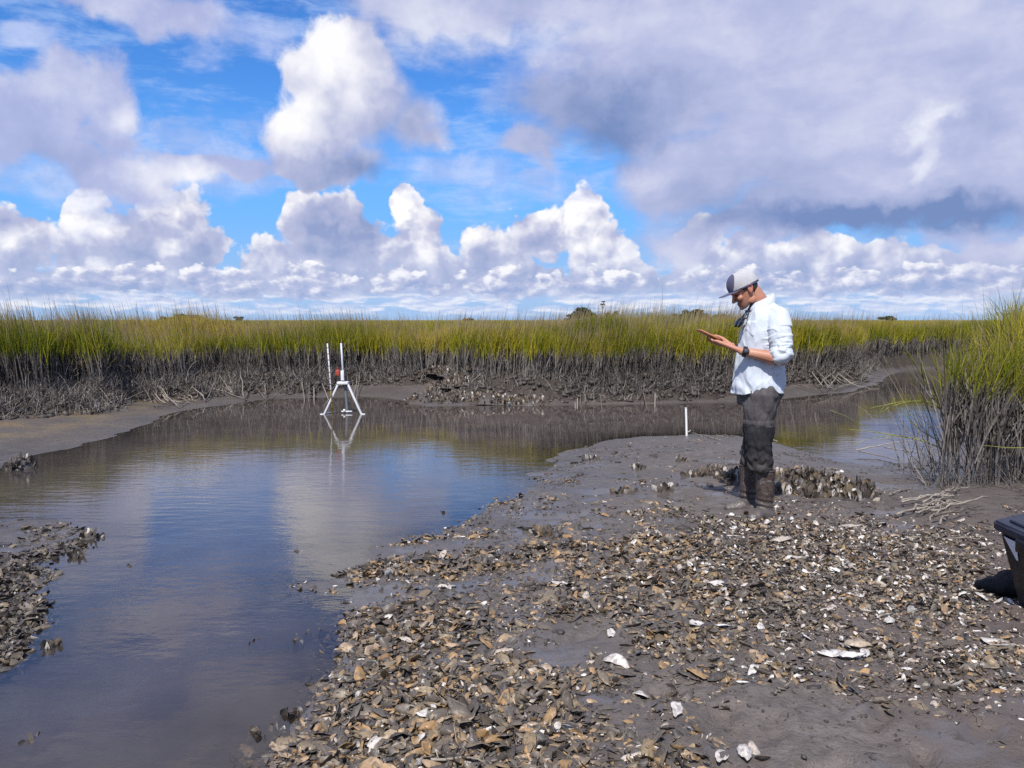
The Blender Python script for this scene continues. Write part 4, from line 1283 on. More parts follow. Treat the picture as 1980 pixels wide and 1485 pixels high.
def limb(pts, rad, seg=14, flat=None):
    """round-ended tapering tube"""
    pts = np.asarray(pts, float); rad = np.asarray(rad, float)
    d0 = pts[0] - pts[1]; d0 /= np.linalg.norm(d0); d1 = pts[-1] - pts[-2]; d1 /= np.linalg.norm(d1)
    # resample smoothly
    t = np.linspace(0, len(pts) - 1, 6 * (len(pts) - 1) + 1)
    P_ = np.stack([np.interp(t, np.arange(len(pts)), pts[:, k]) for k in range(3)], 1)
    for _ in range(3): P_[1:-1] = .25 * P_[:-2] + .5 * P_[1:-1] + .25 * P_[2:]
    r = np.interp(t, np.arange(len(pts)), rad)
    cap = [.35, .7, .92]
    P_ = np.concatenate([[pts[0] + d0 * rad[0] * math.sqrt(1 - c * c) for c in cap], P_, [pts[-1] + d1 * rad[-1] * math.sqrt(1 - c * c) for c in cap[::-1]]])
    r = np.concatenate([[rad[0] * c for c in cap], r, [rad[-1] * c for c in cap[::-1]]])
    return tube_np(P_, r, seg)


def ball(c, r, rot=None):
    bm = bmesh.new(); bmesh.ops.create_uvsphere(bm, u_segments=16, v_segments=10, radius=1.0); bm.verts.index_update()
    v = np.array([q.co[:] for q in bm.verts]) * np.asarray(r); f = [[q.index for q in p.verts] for p in bm.faces]; bm.free()
    if rot is not None: v = v @ np.array(rot).T
    return v + np.asarray(c), f


def xf(p, M, t): return (p[0] @ np.asarray(M).T + np.asarray(t), p[1])


def fuse(name, parts, voxel, smooth_n=4):
    mb = MB()
    for v, f in parts: mb.add(v, f)
    o = mb.build(name)
    m = o.modifiers.new('r', 'REMESH'); m.mode = 'VOXEL'; m.voxel_size = voxel; m.use_smooth_shade = True
    if smooth_n:
        m = o.modifiers.new('s', 'SMOOTH'); m.factor = .5; m.iterations = smooth_n
    dg = bpy.context.evaluated_depsgraph_get()
    me = bpy.data.meshes.new_from_object(o.evaluated_get(dg)); me.name = name
    bpy.data.objects.remove(o)
    me.polygons.foreach_set('use_smooth', np.ones(len(me.polygons), bool))
    return me


def verts_of(me):
    v = np.empty(len(me.vertices) * 3, np.float32); me.vertices.foreach_get('co', v)
    n = np.empty(len(me.vertices) * 3, np.float32); me.vertices.foreach_get('normal', n)
    return v.reshape(-1, 3).astype(float), n.reshape(-1, 3).astype(float)


def put_verts(me, v):
    me.vertices.foreach_set('co', np.asarray(v, np.float32).ravel()); me.update()


def cut(me, keepfn):
    """remove the vertices that keepfn says no to"""
    bm = bmesh.new(); bm.from_mesh(me); bm.verts.ensure_lookup_table()
    v, _ = verts_of(me); k = keepfn(v)
    bmesh.ops.delete(bm, geom=[bm.verts[i] for i in np.where(~k)[0]], context='VERTS')
    bm.to_mesh(me); bm.free(); me.update(); return me


FOOT = FOOT - np.array([0, 0, .012])
person = empty('person', FOOT, 'man in pale blue field shirt, grey trousers and muddy boots looking down at a tablet', 'person'); person.scale = (K,) * 3

# ---- head, in its own axes: face towards -x, crown +z, origin at eye level
HP = R(33); HC = np.array([-.120, 0, 1.632])
HM = np.array([[math.cos(HP), 0, -math.sin(HP)], [0, 1, 0], [math.sin(HP), 0, math.cos(HP)]])
def H(p): return xf(p, HM, HC)
def Hp(x, y, z): return HM @ np.array([x, y, z]) + HC
head = [loft([(-.117, -.088, -.050, .022), (-.105, -.099, -.02, .040), (-.085, -.099, .02, .053), (-.06, -.096, .052, .061), (-.03, -.093, .074, .067), (0, -.089, .088, .071), (.03, -.096, .096, .075), (.06, -.094, .096, .076), (.09, -.08, .086, .068), (.11, -.052, .062, .050), (.12, -.02, .03, .022)], 30, 2.25),
        limb([(-.090, 0, .014), (-.104, 0, -.010), (-.119, 0, -.034)], [.0075, .0095, .0125]), ball((-.106, .011, -.040), (.010, .008, .007)), ball((-.106, -.011, -.040), (.010, .008, .007)),
        limb([(-.084, -.050, .016), (-.097, -.024, .023), (-.098, 0, .018), (-.097, .024, .023), (-.084, .050, .016)], [.009, .010, .008, .010, .009]),
        ball((-.070, -.044, -.030), (.026, .020, .020)), ball((-.070, .044, -.030), (.026, .020, .020)),
        limb([(-.090, -.022, -.070), (-.102, 0, -.066), (-.090, .022, -.070)], [.005, .0065, .005]), limb([(-.089, -.019, -.079), (-.101, 0, -.079), (-.089, .019, -.079)], [.005, .0075, .005]),
        ball((-.090, 0, -.103), (.018, .022, .016)), ball((-.01, -.052, -.085), (.03, .012, .022)), ball((-.01, .052, -.085), (.03, .012, .022))]
for s in (-1, 1):
    rt = rots(np.array([-.35 * s]), np.array([.25]), np.array([0.]))[0]
    head += [ball((.012, s * .078, -.006), (.021, .007, .034), rt), ball((.006, s * .075, -.028), (.010, .008, .014))]
    head += [limb([(.002, s * .082, .012), (.014, s * .086, .028), (.030, s * .087, .020), (.032, s * .086, -.004), (.018, s * .083, -.028)], [.0045, .005, .0052, .005, .005])]
body = [H(p) for p in head]
body += [limb([Hp(.035, 0, -.045), (-.005, 0, 1.53), (.025, 0, 1.45)], [.060, .061, .075], 18)]
# torso and legs under the clothes
body += [loft([(.88, -.115, .125, .15), (1.0, -.12, .125, .15), (1.2, -.11, .13, .16), (1.38, -.08, .12, .165), (1.46, -.045, .09, .105), (1.50, -.03, .07, .06)], 24)]
SH = {-1: np.array([.060, -.185, 1.420]), 1: np.array([.055, .185, 1.420])}
EL = {-1: np.array([.082, -.262, 1.140]), 1: np.array([.050, .275, 1.135])}
WR = {-1: np.array([-.180, -.172, 1.192]), 1: np.array([-.165, .150, 1.215])}
# the tablet: a plane leaning towards the face
TU = np.array([.900, 0, -.436]); TN = np.array([.436, 0, .900]); TC = np.array([-.345, 0, 1.288])
def T(u, y, n): return TC + TU * u + np.array([0, y, 0]) + TN * n
for s in (-1, 1):
    body += [limb([SH[s], (SH[s] + EL[s]) / 2, EL[s]], [.046, .044, .042])]
    e, w = EL[s], WR[s]
    body += [limb([e, e * .72 + w * .28 + (0, 0, -.004), e * .4 + w * .6, w], [.044, .047, .037, .029])]
    # palm from wrist to the knuckles beside the tablet's lower corner
    kn = T(.045, s * .098, -.022)
    mid_ = (w + kn) / 2
    for q, rr in ((-.020, .016), (-.007, .018), (.007, .018), (.020, .016)):
        off = TU * q
        body += [limb([w + off * .5, mid_ + off * .9, kn + off * 1.25], [rr + .004, rr, rr * .82], 10)]
    for j, (u, ln) in enumerate(((.078, .92), (.055, 1.0), (.031, .95), (.008, .80))):
        a = T(u, s * .100, -.024); b = T(u - .012, s * .098 - s * .022 * ln, -.030); b2 = T(u - .026, s * (.098 - .052 * ln), -.022); c = T(u - .034, s * (.098 - .075 * ln), -.012)
        body += [limb([kn * .3 + a * .7, a, b, b2, c], [.0095, .0098, .0090, .0082, .0072], 10)]
    th0 = w * .45 + kn * .55 + TN * .012; th1 = T(.052, s * .088, .014); th2 = T(.020, s * .068, .016); th3 = T(-.004, s * .052, .011)
    body += [limb([th0, th1, th2, th3], [.017, .0125, .0105, .0085], 10)]
HIP = {-1: np.array([-.012, -.092, .86]), 1: np.array([.045, .088, .86])}
KNEE = {-1: np.array([-.034, -.105, .55]), 1: np.array([.012, .105, .55])}
ANK = {-1: np.array([.026, -.100, .09]), 1: np.array([-.030, .125, .09])}
for s in (-1, 1): body += [limb([HIP[s], KNEE[s], KNEE[s] * .5 + ANK[s] * .5, ANK[s]], [.072, .042, .034, .026])]
bme = fuse('body', body, .0042, 3)


def skin_material():
    m, nt, p = new_mat('skin')
    P = objco(nt); n = noise(nt, P, 9, 4, .6); n2 = noise(nt, P, 60, 3, .6)
    c = ramp(nt, n, [(.3, (.36, .150, .090)), (.55, (.46, .215, .135)), (.75, (.52, .275, .185))])
    ear = smooth(nt, vmath(nt, 'DISTANCE', P, tuple(Hp(.014, -.08, 0))), .045, .01)
    c = mix(nt, ear * .5, c, (.42, .12, .085))
    # beard shadow round the mouth and jaw
    jaw = smooth(nt, vmath(nt, 'DISTANCE', P, tuple(Hp(-.075, -.02, -.095))), .075, .03)
    c = mix(nt, jaw * .45, c, (.17, .105, .085))
    lips = smooth(nt, vmath(nt, 'DISTANCE', P, tuple(Hp(-.103, 0, -.073))), .018, .010)
    c = mix(nt, lips * .25, c, (.30, .085, .07))
    pset(nt, p, color=c, rough=.48, spec=.4, sss=.0, normal=bump(nt, n2, .25, .003)); return m


link('body', bme, skin_material(), person)


def cloth_mat(name, a, b, sc=40, rough=.85, extra=None, bmp=.35, sheen=.12):
    m, nt, p = new_mat(name); P = objco(nt)
    n = noise(nt, P, 6, 4, .6); f = noise(nt, P, 260, 2, .5); w = noise(nt, vmath(nt, 'MULTIPLY', P, (1, 1, .6)), sc, 3, .55)
    c = mix(nt, smooth(nt, n, .3, .7), a, b)
    if extra: c = extra(nt, P, c)
    pset(nt, p, color=c, rough=rough, spec=.25, sheen=sheen, normal=bump(nt, w + f * .06, bmp, .005)); return m


# ---- shirt
SHIRT = cloth_mat('pale_blue_shirt', (.50, .55, .61), (.57, .61, .66), 26)
tor = [loft([(.835, -.198, .158, .205), (.90, -.186, .163, .205), (.98, -.178, .166, .198), (1.08, -.172, .166, .190), (1.20, -.150, .168, .192), (1.32, -.130, .176, .205), (1.41, -.106, .155, .200), (1.465, -.090, .128, .170), (1.505, -.075, .100, .110), (1.525, -.065, .080, .075)], 40, 2.35)]
for s in (-1, 1):
    sh, el = SH[s], EL[s]
    end = el * .90 + sh * .10 + np.array([-.014, 0, .012])
    tor += [limb([sh + (0, -s * .03, .0), sh * .72 + el * .28 + (0, s * .008, 0), sh * .35 + el * .65 + (0, s * .008, 0), end], [.078, .074, .070, .068], 20)]
sme = fuse('shirt', tor, .0050, 4)
v, n = verts_of(sme)
x, y, z = v.T
# which vertices belong to a sleeve
arm = np.zeros(len(v)); ta = np.zeros(len(v))
for s in (-1, 1):
    d = EL[s] - SH[s]; t = ((v - SH[s]) @ d) / d.dot(d); q = v - SH[s] - t[:, None] * d
    dd = np.linalg.norm(q, axis=1); k = sstep(.13, .09, dd) * (t > .25) * (s * y > .14)
    arm = np.maximum(arm, k); ta = np.where(k > 0, t, ta)
ang = np.arctan2(y, x)
fold = .0060 * np.sin(z * 34 + ang * 3.6 + fbm(ang * 1.5, z * 4, 2) * 6) * sstep(1.15, .92, z)
fold += .009 * fbm(ang * 1.9 + 4, z * 4.5 + 2, 3, .42)
crease = lambda a, b: .0055 * (np.exp(-(fbm(a, b, 2, .4) / .085) ** 2) - .4)
fold += crease(ang * 1.3 + z * 5.5, z * 2.6 - ang * 1.6 + 5) * .75 + crease(ang * 1.6 - z * 6 + 11, z * 2.2 + ang * 1.5) * .55 + .004 * np.sin(ang * 9 + z * 16 + fbm(ang * 2, z * 5, 2) * 5) * sstep(1.0, .86, z)
ring = .006 * np.sin(ta * 30 + fbm(x * 14, y * 14 + z * 9, 3) * 9) * sstep(.35, .95, ta) * arm
fold = fold * (1 - arm) + ring * .8 + arm * (.007 * fbm(x * 13, z * 13 + y * 6, 4, .5) + .006 * np.exp(-(fbm(x * 7 + z * 10, ta * 8 + 3, 2, .4) / .09) ** 2))
# vented yoke hanging over the back, pocket flap on the chest
fold += .010 * sstep(1.318, 1.324, z + .03 * np.abs(y)) * sstep(.02, .06, x) * (1 - arm)
pk = sstep(-.02, -.035, y) * sstep(-.165, -.15, y) * sstep(-.02, -.04, x) * (1 - arm)
fold += .55 * pk * (.008 * sstep(1.318, 1.322, z + .02 * np.cos(y * 40)) * sstep(1.405, 1.395, z) + .005 * sstep(1.20, 1.21, z) * sstep(1.40, 1.39, z))
# placket down the front
fold += .002 * (np.abs(y) < .018) * sstep(-.05, -.07, x) * (1 - arm)
# rolled cuff
fold += arm * .009 * sstep(.79, .81, ta)
v = v + n * fold[:, None]
put_verts(sme, v)
def hem_of(x):
    # tails: longer front and back, cut up at the sides
    return .893 + .050 * np.exp(-((x - .012) / .050) ** 2) - .012 * sstep(-.05, -.19, x) + .004 * np.sin(x * 45)
v, _ = verts_of(sme); hm = hem_of(v[:, 0]); k = (v[:, 2] < hm) & (v[:, 2] > hm - .0085)
v[k, 2] = hm[k] + .0002; put_verts(sme, v)
def keep_shirt(v):
    x, y, z = v.T
    k = z > hem_of(x)
    k &= ~((z > 1.512) & (np.hypot(x - .01, y) < .085))
    return k
cut(sme, keep_shirt)
shirt = link('shirt', sme, SHIRT, person)
md = shirt.modifiers.new('thick', 'SOLIDIFY'); md.thickness = .004; md.offset = 1
# collar: a stand that folds down
cu = np.linspace(0, 2 * math.pi, 41)[:-1]
def ringp(z, rx, ry, cx, up): return np.stack([cx + rx * np.cos(cu), ry * np.sin(cu), z + up * np.cos(cu)], 1)
rows = [ringp(1.510, .083, .080, .012, .030), ringp(1.540, .076, .074, .010, .032), ringp(1.562, .074, .073, .004, .038), ringp(1.560, .080, .079, .004, .038), ringp(1.525, .090, .089, .004, .028), ringp(1.494, .101, .100, .002, .020)]
cv = np.concatenate(rows); m_ = 40
gap = lambda j: abs(((cu[j % m_] - math.pi + math.pi) % (2 * math.pi)) - math.pi) < .16
cf = [[i * m_ + j, i * m_ + (j + 1) % m_, (i + 1) * m_ + (j + 1) % m_, (i + 1) * m_ + j] for i in range(5) for j in range(m_) if not gap(j)]
mb = MB(); mb.add(cv, cf); col_ = mb.build('collar', SHIRT, shirt); md = col_.modifiers.new('t', 'SOLIDIFY'); md.thickness = .004

# ---- trousers
def tro_extra(nt, P, c):
    sp = nt.nodes.new('ShaderNodeSeparateXYZ'); _in(nt, sp.inputs[0], P); z = V(nt, sp.outputs[2])
    nz = noise(nt, P, 14, 4, .6)
    wet = smooth(nt, z + (nz - .5) * .10, .675, .655)                # darker cloth of the zip-off legs
    c = mix(nt, wet, c, (.022, .021, .023))
    dirt = smooth(nt, z + (nz - .5) * .25, .46, .36)
    return mix(nt, dirt * .35, c, (.10, .085, .075))
TRO = cloth_mat('grey_trousers', (.072, .064, .066), (.100, .090, .090), 30, .7, tro_extra, .28, 0.0)
tr = [loft([(.80, -.140, .125, .165), (.88, -.160, .150, .180), (.95, -.150, .150, .175), (1.0, -.14, .14, .165)], 32, 2.3)]
for s in (-1, 1):
    h, k, a = HIP[s], KNEE[s], ANK[s]
    shin = k * .42 + a * .58
    tr += [limb([h + (-.002, 0, .02), h * .5 + k * .5, k, k * .62 + a * .38, shin + (0, 0, .055)], [.124, .100, .090, .086, .076], 22)]
tme = fuse('trousers', tr, .0065, 3)
v, n = verts_of(tme); x, y, z = v.T
low = sstep(.60, .40, z)
an = np.arctan2(y - np.sign(y) * .1, x)
f = low * .0072 * np.sin(z * 84 + an * 1.3 + fbm(an * 1.2 + 3, z * 6, 3) * 8) * (.4 + 1.2 * np.abs(fbm(an * 1.5, z * 12 + 9, 2)) * 2) + .007 * fbm(an * 2.5, z * 8 + 3, 4) * 2 + (1 - low) * .004 * np.sin(z * 40 + x * 34 + fbm(an * 2, z * 5) * 4)
f += .003 * sstep(.668, .672, z) * sstep(.70, .69, z)              # zip seam
f += .006 * sstep(-.01, .0, x) * sstep(.075, .065, x) * sstep(.665, .66, z) * sstep(.52, .53, z) * (y < -.12)   # leg pocket
v = v + n * f[:, None]; put_verts(tme, v)
cut(tme, lambda v: (v[:, 2] > .325 + .012 * np.sin(v[:, 0] * 60)) & (v[:, 2] < .985))
tro = link('trousers', tme, TRO, person); md = tro.modifiers.new('t', 'SOLIDIFY'); md.thickness = .004; md.offset = 1

# ---- boots
def boot_mat():
    m, nt, p = new_mat('muddy_boot'); P = objco(nt)
    n = noise(nt, P, 16, 5, .65, dist=1.0); n2 = noise(nt, P, 34, 4, .6, dist=2.0)
    c = ramp(nt, n, [(.35, (.030, .022, .020)), (.48, (.075, .052, .042)), (.60, (.045, .034, .030)), (.72, (.14, .11, .095))])
    c = mix(nt, smooth(nt, n2, .58, .66), c, (.16, .14, .13))
    sp = nt.nodes.new('ShaderNodeSeparateXYZ'); _in(nt, sp.inputs[0], P); z = V(nt, sp.outputs[2])
    c = mix(nt, smooth(nt, z + (n - .5) * .16, .12, .06), c, (.095, .080, .072))
    pset(nt, p, color=c, rough=smooth(nt, n, .3, .7, .3, .6), normal=bump(nt, n2 + noise(nt, P, 80, 3), .5, .006)); return m
BOOT = boot_mat()
for s in (-1, 1):
    a = ANK[s]
    toe = np.array([-.115, -.10, 0.0] if s < 0 else [-.135, .01, 0.0])
    fx, fy = a[0], a[1]
    gz0 = -.03
    bt = [loft([(.05, fx - .052, fx + .060, .046, fy), (.10, fx - .058, fx + .058, .050, fy), (.20, fx - .062, fx + .064, .058, fy), (.30, fx - .064, fx + .066, .062, fy), (.335, fx - .066, fx + .068, .064, fy)], 24),
          limb([(fx + .03, fy, gz0 + .045), (fx - .05, fy + toe[1] * .35, gz0 + .05), (fx + toe[0] * .7, fy + toe[1] * .8, gz0 + .045), (fx + toe[0], fy + toe[1], gz0 + .036)], [.050, .054, .048, .036], 18),
          loft([(gz0, fx - .07, fx + .075, .05, fy), (gz0 + .03, fx - .07, fx + .075, .05, fy)], 20)]
    me = fuse('boot', bt, .006, 3)
    v, n = verts_of(me); x, y, z = v.T
    v = v + n * ((.004 * np.sin(z * 150 + x * 30) * sstep(.05, .09, z) * sstep(.17, .12, z)) + .006 * fbm(x * 30, z * 26 + y * 20, 3))[:, None]
    put_verts(me, v)
    b = link('boot', me, BOOT, person)
    if s < 0: b['label'] = 'near boot, brown mottled and caked with grey mud'
    tb = MB(); tb.tube([(fx + .068 * math.cos(t), fy + .064 * math.sin(t), .335) for t in np.linspace(0, 2 * math.pi, 25)], .007, 6, cap=False)
    tb.build('boot_rim', BOOT, b)

# ---- cap, hair, eyes, watch
def plain(name, c, rough=.7, spec=.3, var=.25, sc=20, metal=0, bmp=.2):
    m, nt, p = new_mat(name); P = objco(nt); n = noise(nt, P, sc, 4, .6)
    pset(nt, p, color=mix(nt, n, tuple(k * (1 - var) for k in c), tuple(min(1, k * (1 + var)) for k in c)), rough=smooth(nt, n, .3, .7, max(.03, rough - .1), min(1, rough + .1)), spec=spec, metal=metal, normal=bump(nt, noise(nt, P, sc * 8, 2), bmp, .002)); return m
NAVY = cloth_mat('navy_twill', (.070, .068, .125), (.095, .090, .155), 60); MESHW = cloth_mat('cap_mesh', (.40, .39, .40), (.47, .46, .47), 160, bmp=.5)
nu, nv = 120, 44
cvv = []
for i in range(nv + 1):
    ph = i / nv * math.pi / 2
    for j in range(nu):
        th = j / nu * 2 * math.pi
        rx = .116 if math.cos(th) > 0 else .108
        zz = .034 + .103 * math.sin(ph) ** .92
        rr = math.cos(ph) ** .70
        px3 = rx * rr * math.cos(th); py3 = .087 * rr * math.sin(th)
        zz -= .022 * (px3 + .08) / .19 * (1 - math.sin(ph))
        cvv.append((px3, py3, zz))
cvv = np.array(cvv)
cff = [[i * nu + j, i * nu + (j + 1) % nu, (i + 1) * nu + (j + 1) % nu, (i + 1) * nu + j] for i in range(nv) for j in range(nu)]
cen = np.array([cvv[q].mean(0) for q in cff])
front = cen[:, 0] < -.082 + .70 * (cen[:, 2] - .05)
me = mesh_np('cap', H((cvv, 0))[0], np.array(cff), mat_index=front.astype(int))
cap = link('cap', me, [MESHW, NAVY], person); md = cap.modifiers.new('t', 'SOLIDIFY'); md.thickness = .003; md.offset = 1
# brim
bv, bf = [], []
for i in range(9):
    t = i / 8
    for j in range(15):
        s = j / 14 * 2 - 1
        yy = s * .078 * (1 - .25 * t ** 3)
        ext = .088 * math.sqrt(max(0, 1 - (abs(s) * .88) ** 3))
        x0 = -.108 * math.sqrt(max(0, 1 - (yy / .0885) ** 2))
        bv.append((x0 - ext * t + .004, yy, .036 + .013 * t - 5.5 * yy * yy * (.35 + .65 * t)))
for i in range(8):
    for j in range(14): bf.append([i * 15 + j, i * 15 + j + 1, (i + 1) * 15 + j + 1, (i + 1) * 15 + j])
mb = MB(); mb.add(H((np.array(bv), 0))[0], bf); brim = mb.build('brim', NAVY, cap); md = brim.modifiers.new('t', 'SOLIDIFY'); md.thickness = .004; md.offset = 0
mb = MB(); mb.tube(H((np.array([(-.04, -.0885, .026), (.03, -.0895, .015), (.085, -.06, .006), (.112, 0, .002), (.085, .06, .006), (.03, .0895, .015), (-.04, .0885, .026)]), 0))[0], .005, 6); mb.build('sweatband', NAVY, cap)
mb = MB(); mb.add(*H(ball((0, 0, .138), (.008, .008, .004)))); mb.build('button', NAVY, cap)
HAIR = plain('dark_hair', (.045, .034, .030), .6, .3, .4, 60, bmp=.8)
hv, hf = loft([(-.055, -.094, .055, .063), (-.03, -.094, .080, .0705), (0, -.090, .094, .0745), (.03, -.097, .1005, .078), (.05, -.097, .1005, .0795)], 60, 2.25)
m60 = 60
keepf = []
for q in hf[:-2]:
    c = hv[q].mean(0)
    if c[0] > .030 - .25 * (c[2] + .03) or (c[0] > -.032 and c[2] > .012) or (-.034 < c[0] < -.012 and c[2] > -.012): keepf.append(q)
mb = MB(); mb.add(*H((hv, keepf))); hair = mb.build('hair', HAIR, person); md = hair.modifiers.new('t', 'SOLIDIFY'); md.thickness = .004; md.offset = 1
EYE = plain('eye_dark', (.03, .022, .018), .25, .5, .1)
for s in (-1, 1):
    mb = MB(); mb.add(*H(ball((-.0855, s * .031, -.002), (.008, .014, .0045)))); mb.build('eye', EYE, person)
    mb = MB(); mb.tube(H((np.array([(-.083, s * .052, .020), (-.100, s * .034, .029), (-.105, s * .014, .025)]), 0))[0], [.003, .0045, .003], 6); mb.build('eyebrow', HAIR, person)
BLACK = plain('black_plastic', (.018, .018, .022), .4, .5, .3)
w = WR[-1] * .93 + EL[-1] * .07; d = WR[-1] - EL[-1]; d /= np.linalg.norm(d)
n1 = np.cross(d, (0, 0, 1)); n1 /= np.linalg.norm(n1); n2 = np.cross(d, n1)
mb = MB()
for o_ in (-.009, 0, .009): mb.tube([w + d * o_ + n1 * .034 * math.cos(t) + n2 * .034 * math.sin(t) for t in np.linspace(0, 2 * math.pi, 25)], .0062, 6, cap=False)
watch = mb.build('wristwatch', BLACK, person)
fc = w + np.array([0.0, -.034, .006]); fn = np.array([0, -1, .2]); fn = fn / np.linalg.norm(fn)
mb = MB(); mb.tube([fc - fn * .004, fc + fn * .008], .021, 16); mb.build('watch_case', BLACK, watch)
mb = MB(); mb.tube([fc + fn * .008, fc + fn * .0088], .017, 16); mb.build('watch_face', plain('watch_glass', (.06, .065, .08), .12, .6, .1), watch)

# ---- what he holds and carries (things of their own)
CASE = plain('orange_case', (.42, .17, .08), .5, .4, .2)
tab = empty('tablet', FOOT + TC, 'slim tablet in an orange-brown case held in both hands', 'tablet'); tab.location = FOOT + TC * K; tab.scale = (K,) * 3
bm = bmesh.new(); bmesh.ops.create_cube(bm, size=1.0); bmesh.ops.scale(bm, vec=(.236, .168, .011), verts=bm.verts); bmesh.ops.bevel(bm, geom=bm.edges[:], offset=.004, segments=2, affect='EDGES')
RT = Matrix(((TU[0], 0, TN[0]), (TU[1], 1, TN[1]), (TU[2], 0, TN[2])))
mb = MB(); mb.bm(bm, (0, 0, 0), RT); mb.build('case', CASE, tab)
mb = MB(); mb.box(TN * .0058, (.212, .146, .0016), RT); mb.build('screen', plain('tablet_screen', (.03, .035, .045), .08, .6, .1), tab)
sg = empty('sunglasses', FOOT + np.array([-.122, 0, 1.40]), 'black sunglasses hanging from the open collar of the pale shirt', 'sunglasses'); sg.location = FOOT + np.array([-.122, 0, 1.40]) * K; sg.scale = (K * 1.25,) * 3
g0 = np.array([.024, 0, .055]); gd = np.array([-.50, 0, -.86]); gd /= np.linalg.norm(gd); gn = np.array([-.86, 0, .5])
LENS = plain('dark_lens', (.008, .008, .010), .3, .3, .1)
mb = MB(); mb.tube([g0 + gn * .012 + gd * .0, g0 + gn * .012 + gd * .055], .004, 6); mb.tube([g0 + gn * .014 + (0, -.03, 0), g0 + gn * .014 + (0, .03, 0)], .003, 6)
mb.tube([g0 + gn * .010 + gd * .05 + (0, -.066, 0), g0 + gn * .018 + gd * .052, g0 + gn * .010 + gd * .05 + (0, .066, 0)], .005, 8); mb.build('frame', BLACK, sg)
for s in (-1, 1):
    me_ = ball(g0 + gn * .014 + gd * .080 + np.array([0, s * .036, 0]), (.032, .034, .010), np.stack([gd, (0, 1, 0), gn], 1)); mb = MB(); mb.add(*me_); mb.build('lens', LENS, sg)
    mb = MB(); mb.tube([g0 + gn * .004 + gd * .05 + (0, s * .062, 0), g0 + gn * .004 + gd * -.02 + (0, s * .012, 0)], .0035, 6); mb.build('temple', BLACK, sg)
# ------------------------------------------------------------------ instrument frame in the creek
WHITE = plain('white_paint', (.66, .66, .67), .45, .4, .08, 30)
GREYM = plain('grey_housing', (.14, .16, .17), .45, .4, .2, 30)
RED = plain('red_device', (.34, .055, .03), .5, .4, .2, 30)
FY = at(664, 800, 0)[1]
sc_ = FY / FPX * math.sqrt(1 + (123.5 / FPX) ** 2)
BASE = at(666, 800, 0); BASE[1] += .12
def I(px, py, dy=0.0): return np.array([(px - 666) * sc_, dy, (800 - py) * sc_])     # relative to BASE, dy away
fr = empty('instrument_frame', BASE, 'white three-legged instrument frame standing in the creek', 'instrument stand')
def leg(p, q, w, m, name='leg'):
    p, q = np.asarray(p), np.asarray(q); d = q - p; ln = np.linalg.norm(d); rot = Vector(d).to_track_quat('Z', 'Y').to_matrix()
    mb = MB(); mb.box((p + q) / 2, (w, w * .7, ln), rot, .004); return mb.build(name, m, fr, auto=35)
leg(I(654, 742, -.10), I(626.5, 804, -.20), .037, WHITE); leg(I(673, 742, -.10), I(702.5, 804, -.20), .037, WHITE); leg(I(664, 742, .02), I(668, 803, .22), .034, GREYM)
mb = MB(); mb.box(I(663, 740.5, -.05), (.19, .17, .045), None, .006); mb.build('platform', WHITE, fr, auto=35)
mb = MB(); mb.tube([I(666, 742, -.03), I(668, 775, -.01), I(669, 803, 0)], .026, 12); mb.build('sensor_tube', GREYM, fr, auto=40)
mb = MB(); mb.tube([I(658, 797, -.02), I(679, 797, -.02)], .016, 8); mb.tube([I(664, 792, -.04), I(664, 798, -.04)], .02, 8); mb.build('sensor_head', WHITE, fr)
mb = MB(); mb.tube([I(629, 797.5, -.18), I(646, 799, .02)], .012, 8); mb.build('foot_brace', WHITE, fr)
for q in (I(624.5, 800.5, -.20), I(704.5, 800.5, -.20)):
    mb = MB(); mb.box(q, (.06, .05, .03), None, .008); mb.build('foot', WHITE, fr, auto=35)
mb = MB(); mb.box(I(662, 726, -.06), (.055, .05, .17), None, .006); mb.build('junction_box', WHITE, fr, auto=35)
mb = MB(); mb.box(I(652, 721, -.02), (.075, .06, .10), None, .012); mb.tube([I(651, 716, -.02), I(652, 710, -.02)], .012, 8); dev = mb.build('red_device', RED, fr, auto=35)
mb = MB(); mb.tube([I(655, 723, -.02), I(660, 723, -.05)], .008, 8); mb.build('bracket', GREYM, dev)
mb = MB(); mb.tube([I(663.5, 737, -.04), I(661.5, 700, -.04), I(659.8, 663.5, -.04)], .017, 12); mb.build('pole', plain('pvc_grey', (.52, .53, .58), .4, .4, .1), fr)
for a in np.linspace(670, 730, 9):
    pass


def band_material():
    m, nt, p = new_mat('banded_staff'); P = objco(nt)
    sp = nt.nodes.new('ShaderNodeSeparateXYZ'); _in(nt, sp.inputs[0], P); z = V(nt, sp.outputs[2])
    fr_ = math_node(nt, 'FRACT', z * (1 / .105)); blk = smooth(nt, fr_, .80, .84)
    low = smooth(nt, z, .44, .40)
    c = mix(nt, low, (.55, .55, .55), (.50, .37, .05))
    n = noise(nt, P, 30, 4); c = mix(nt, smooth(nt, n, .5, .7) * .3, c, (.25, .22, .18))
    c = mix(nt, blk * .85, c, (.05, .05, .05))
    pset(nt, p, color=c, rough=.5, normal=bump(nt, n, .15, .002)); return m


b0 = at(645, 800, 0); b0[1] -= .06
top = at_dist(633, 664, b0[1] + .02) - b0
mb = MB(); mb.tube([(0, 0, -.08), top * .5, top], .0125, 10); st = mb.build('staff_gauge', band_material(), loc=b0); tag(st, 'slim white staff with black and yellow bands leaning beside the frame', 'staff gauge')

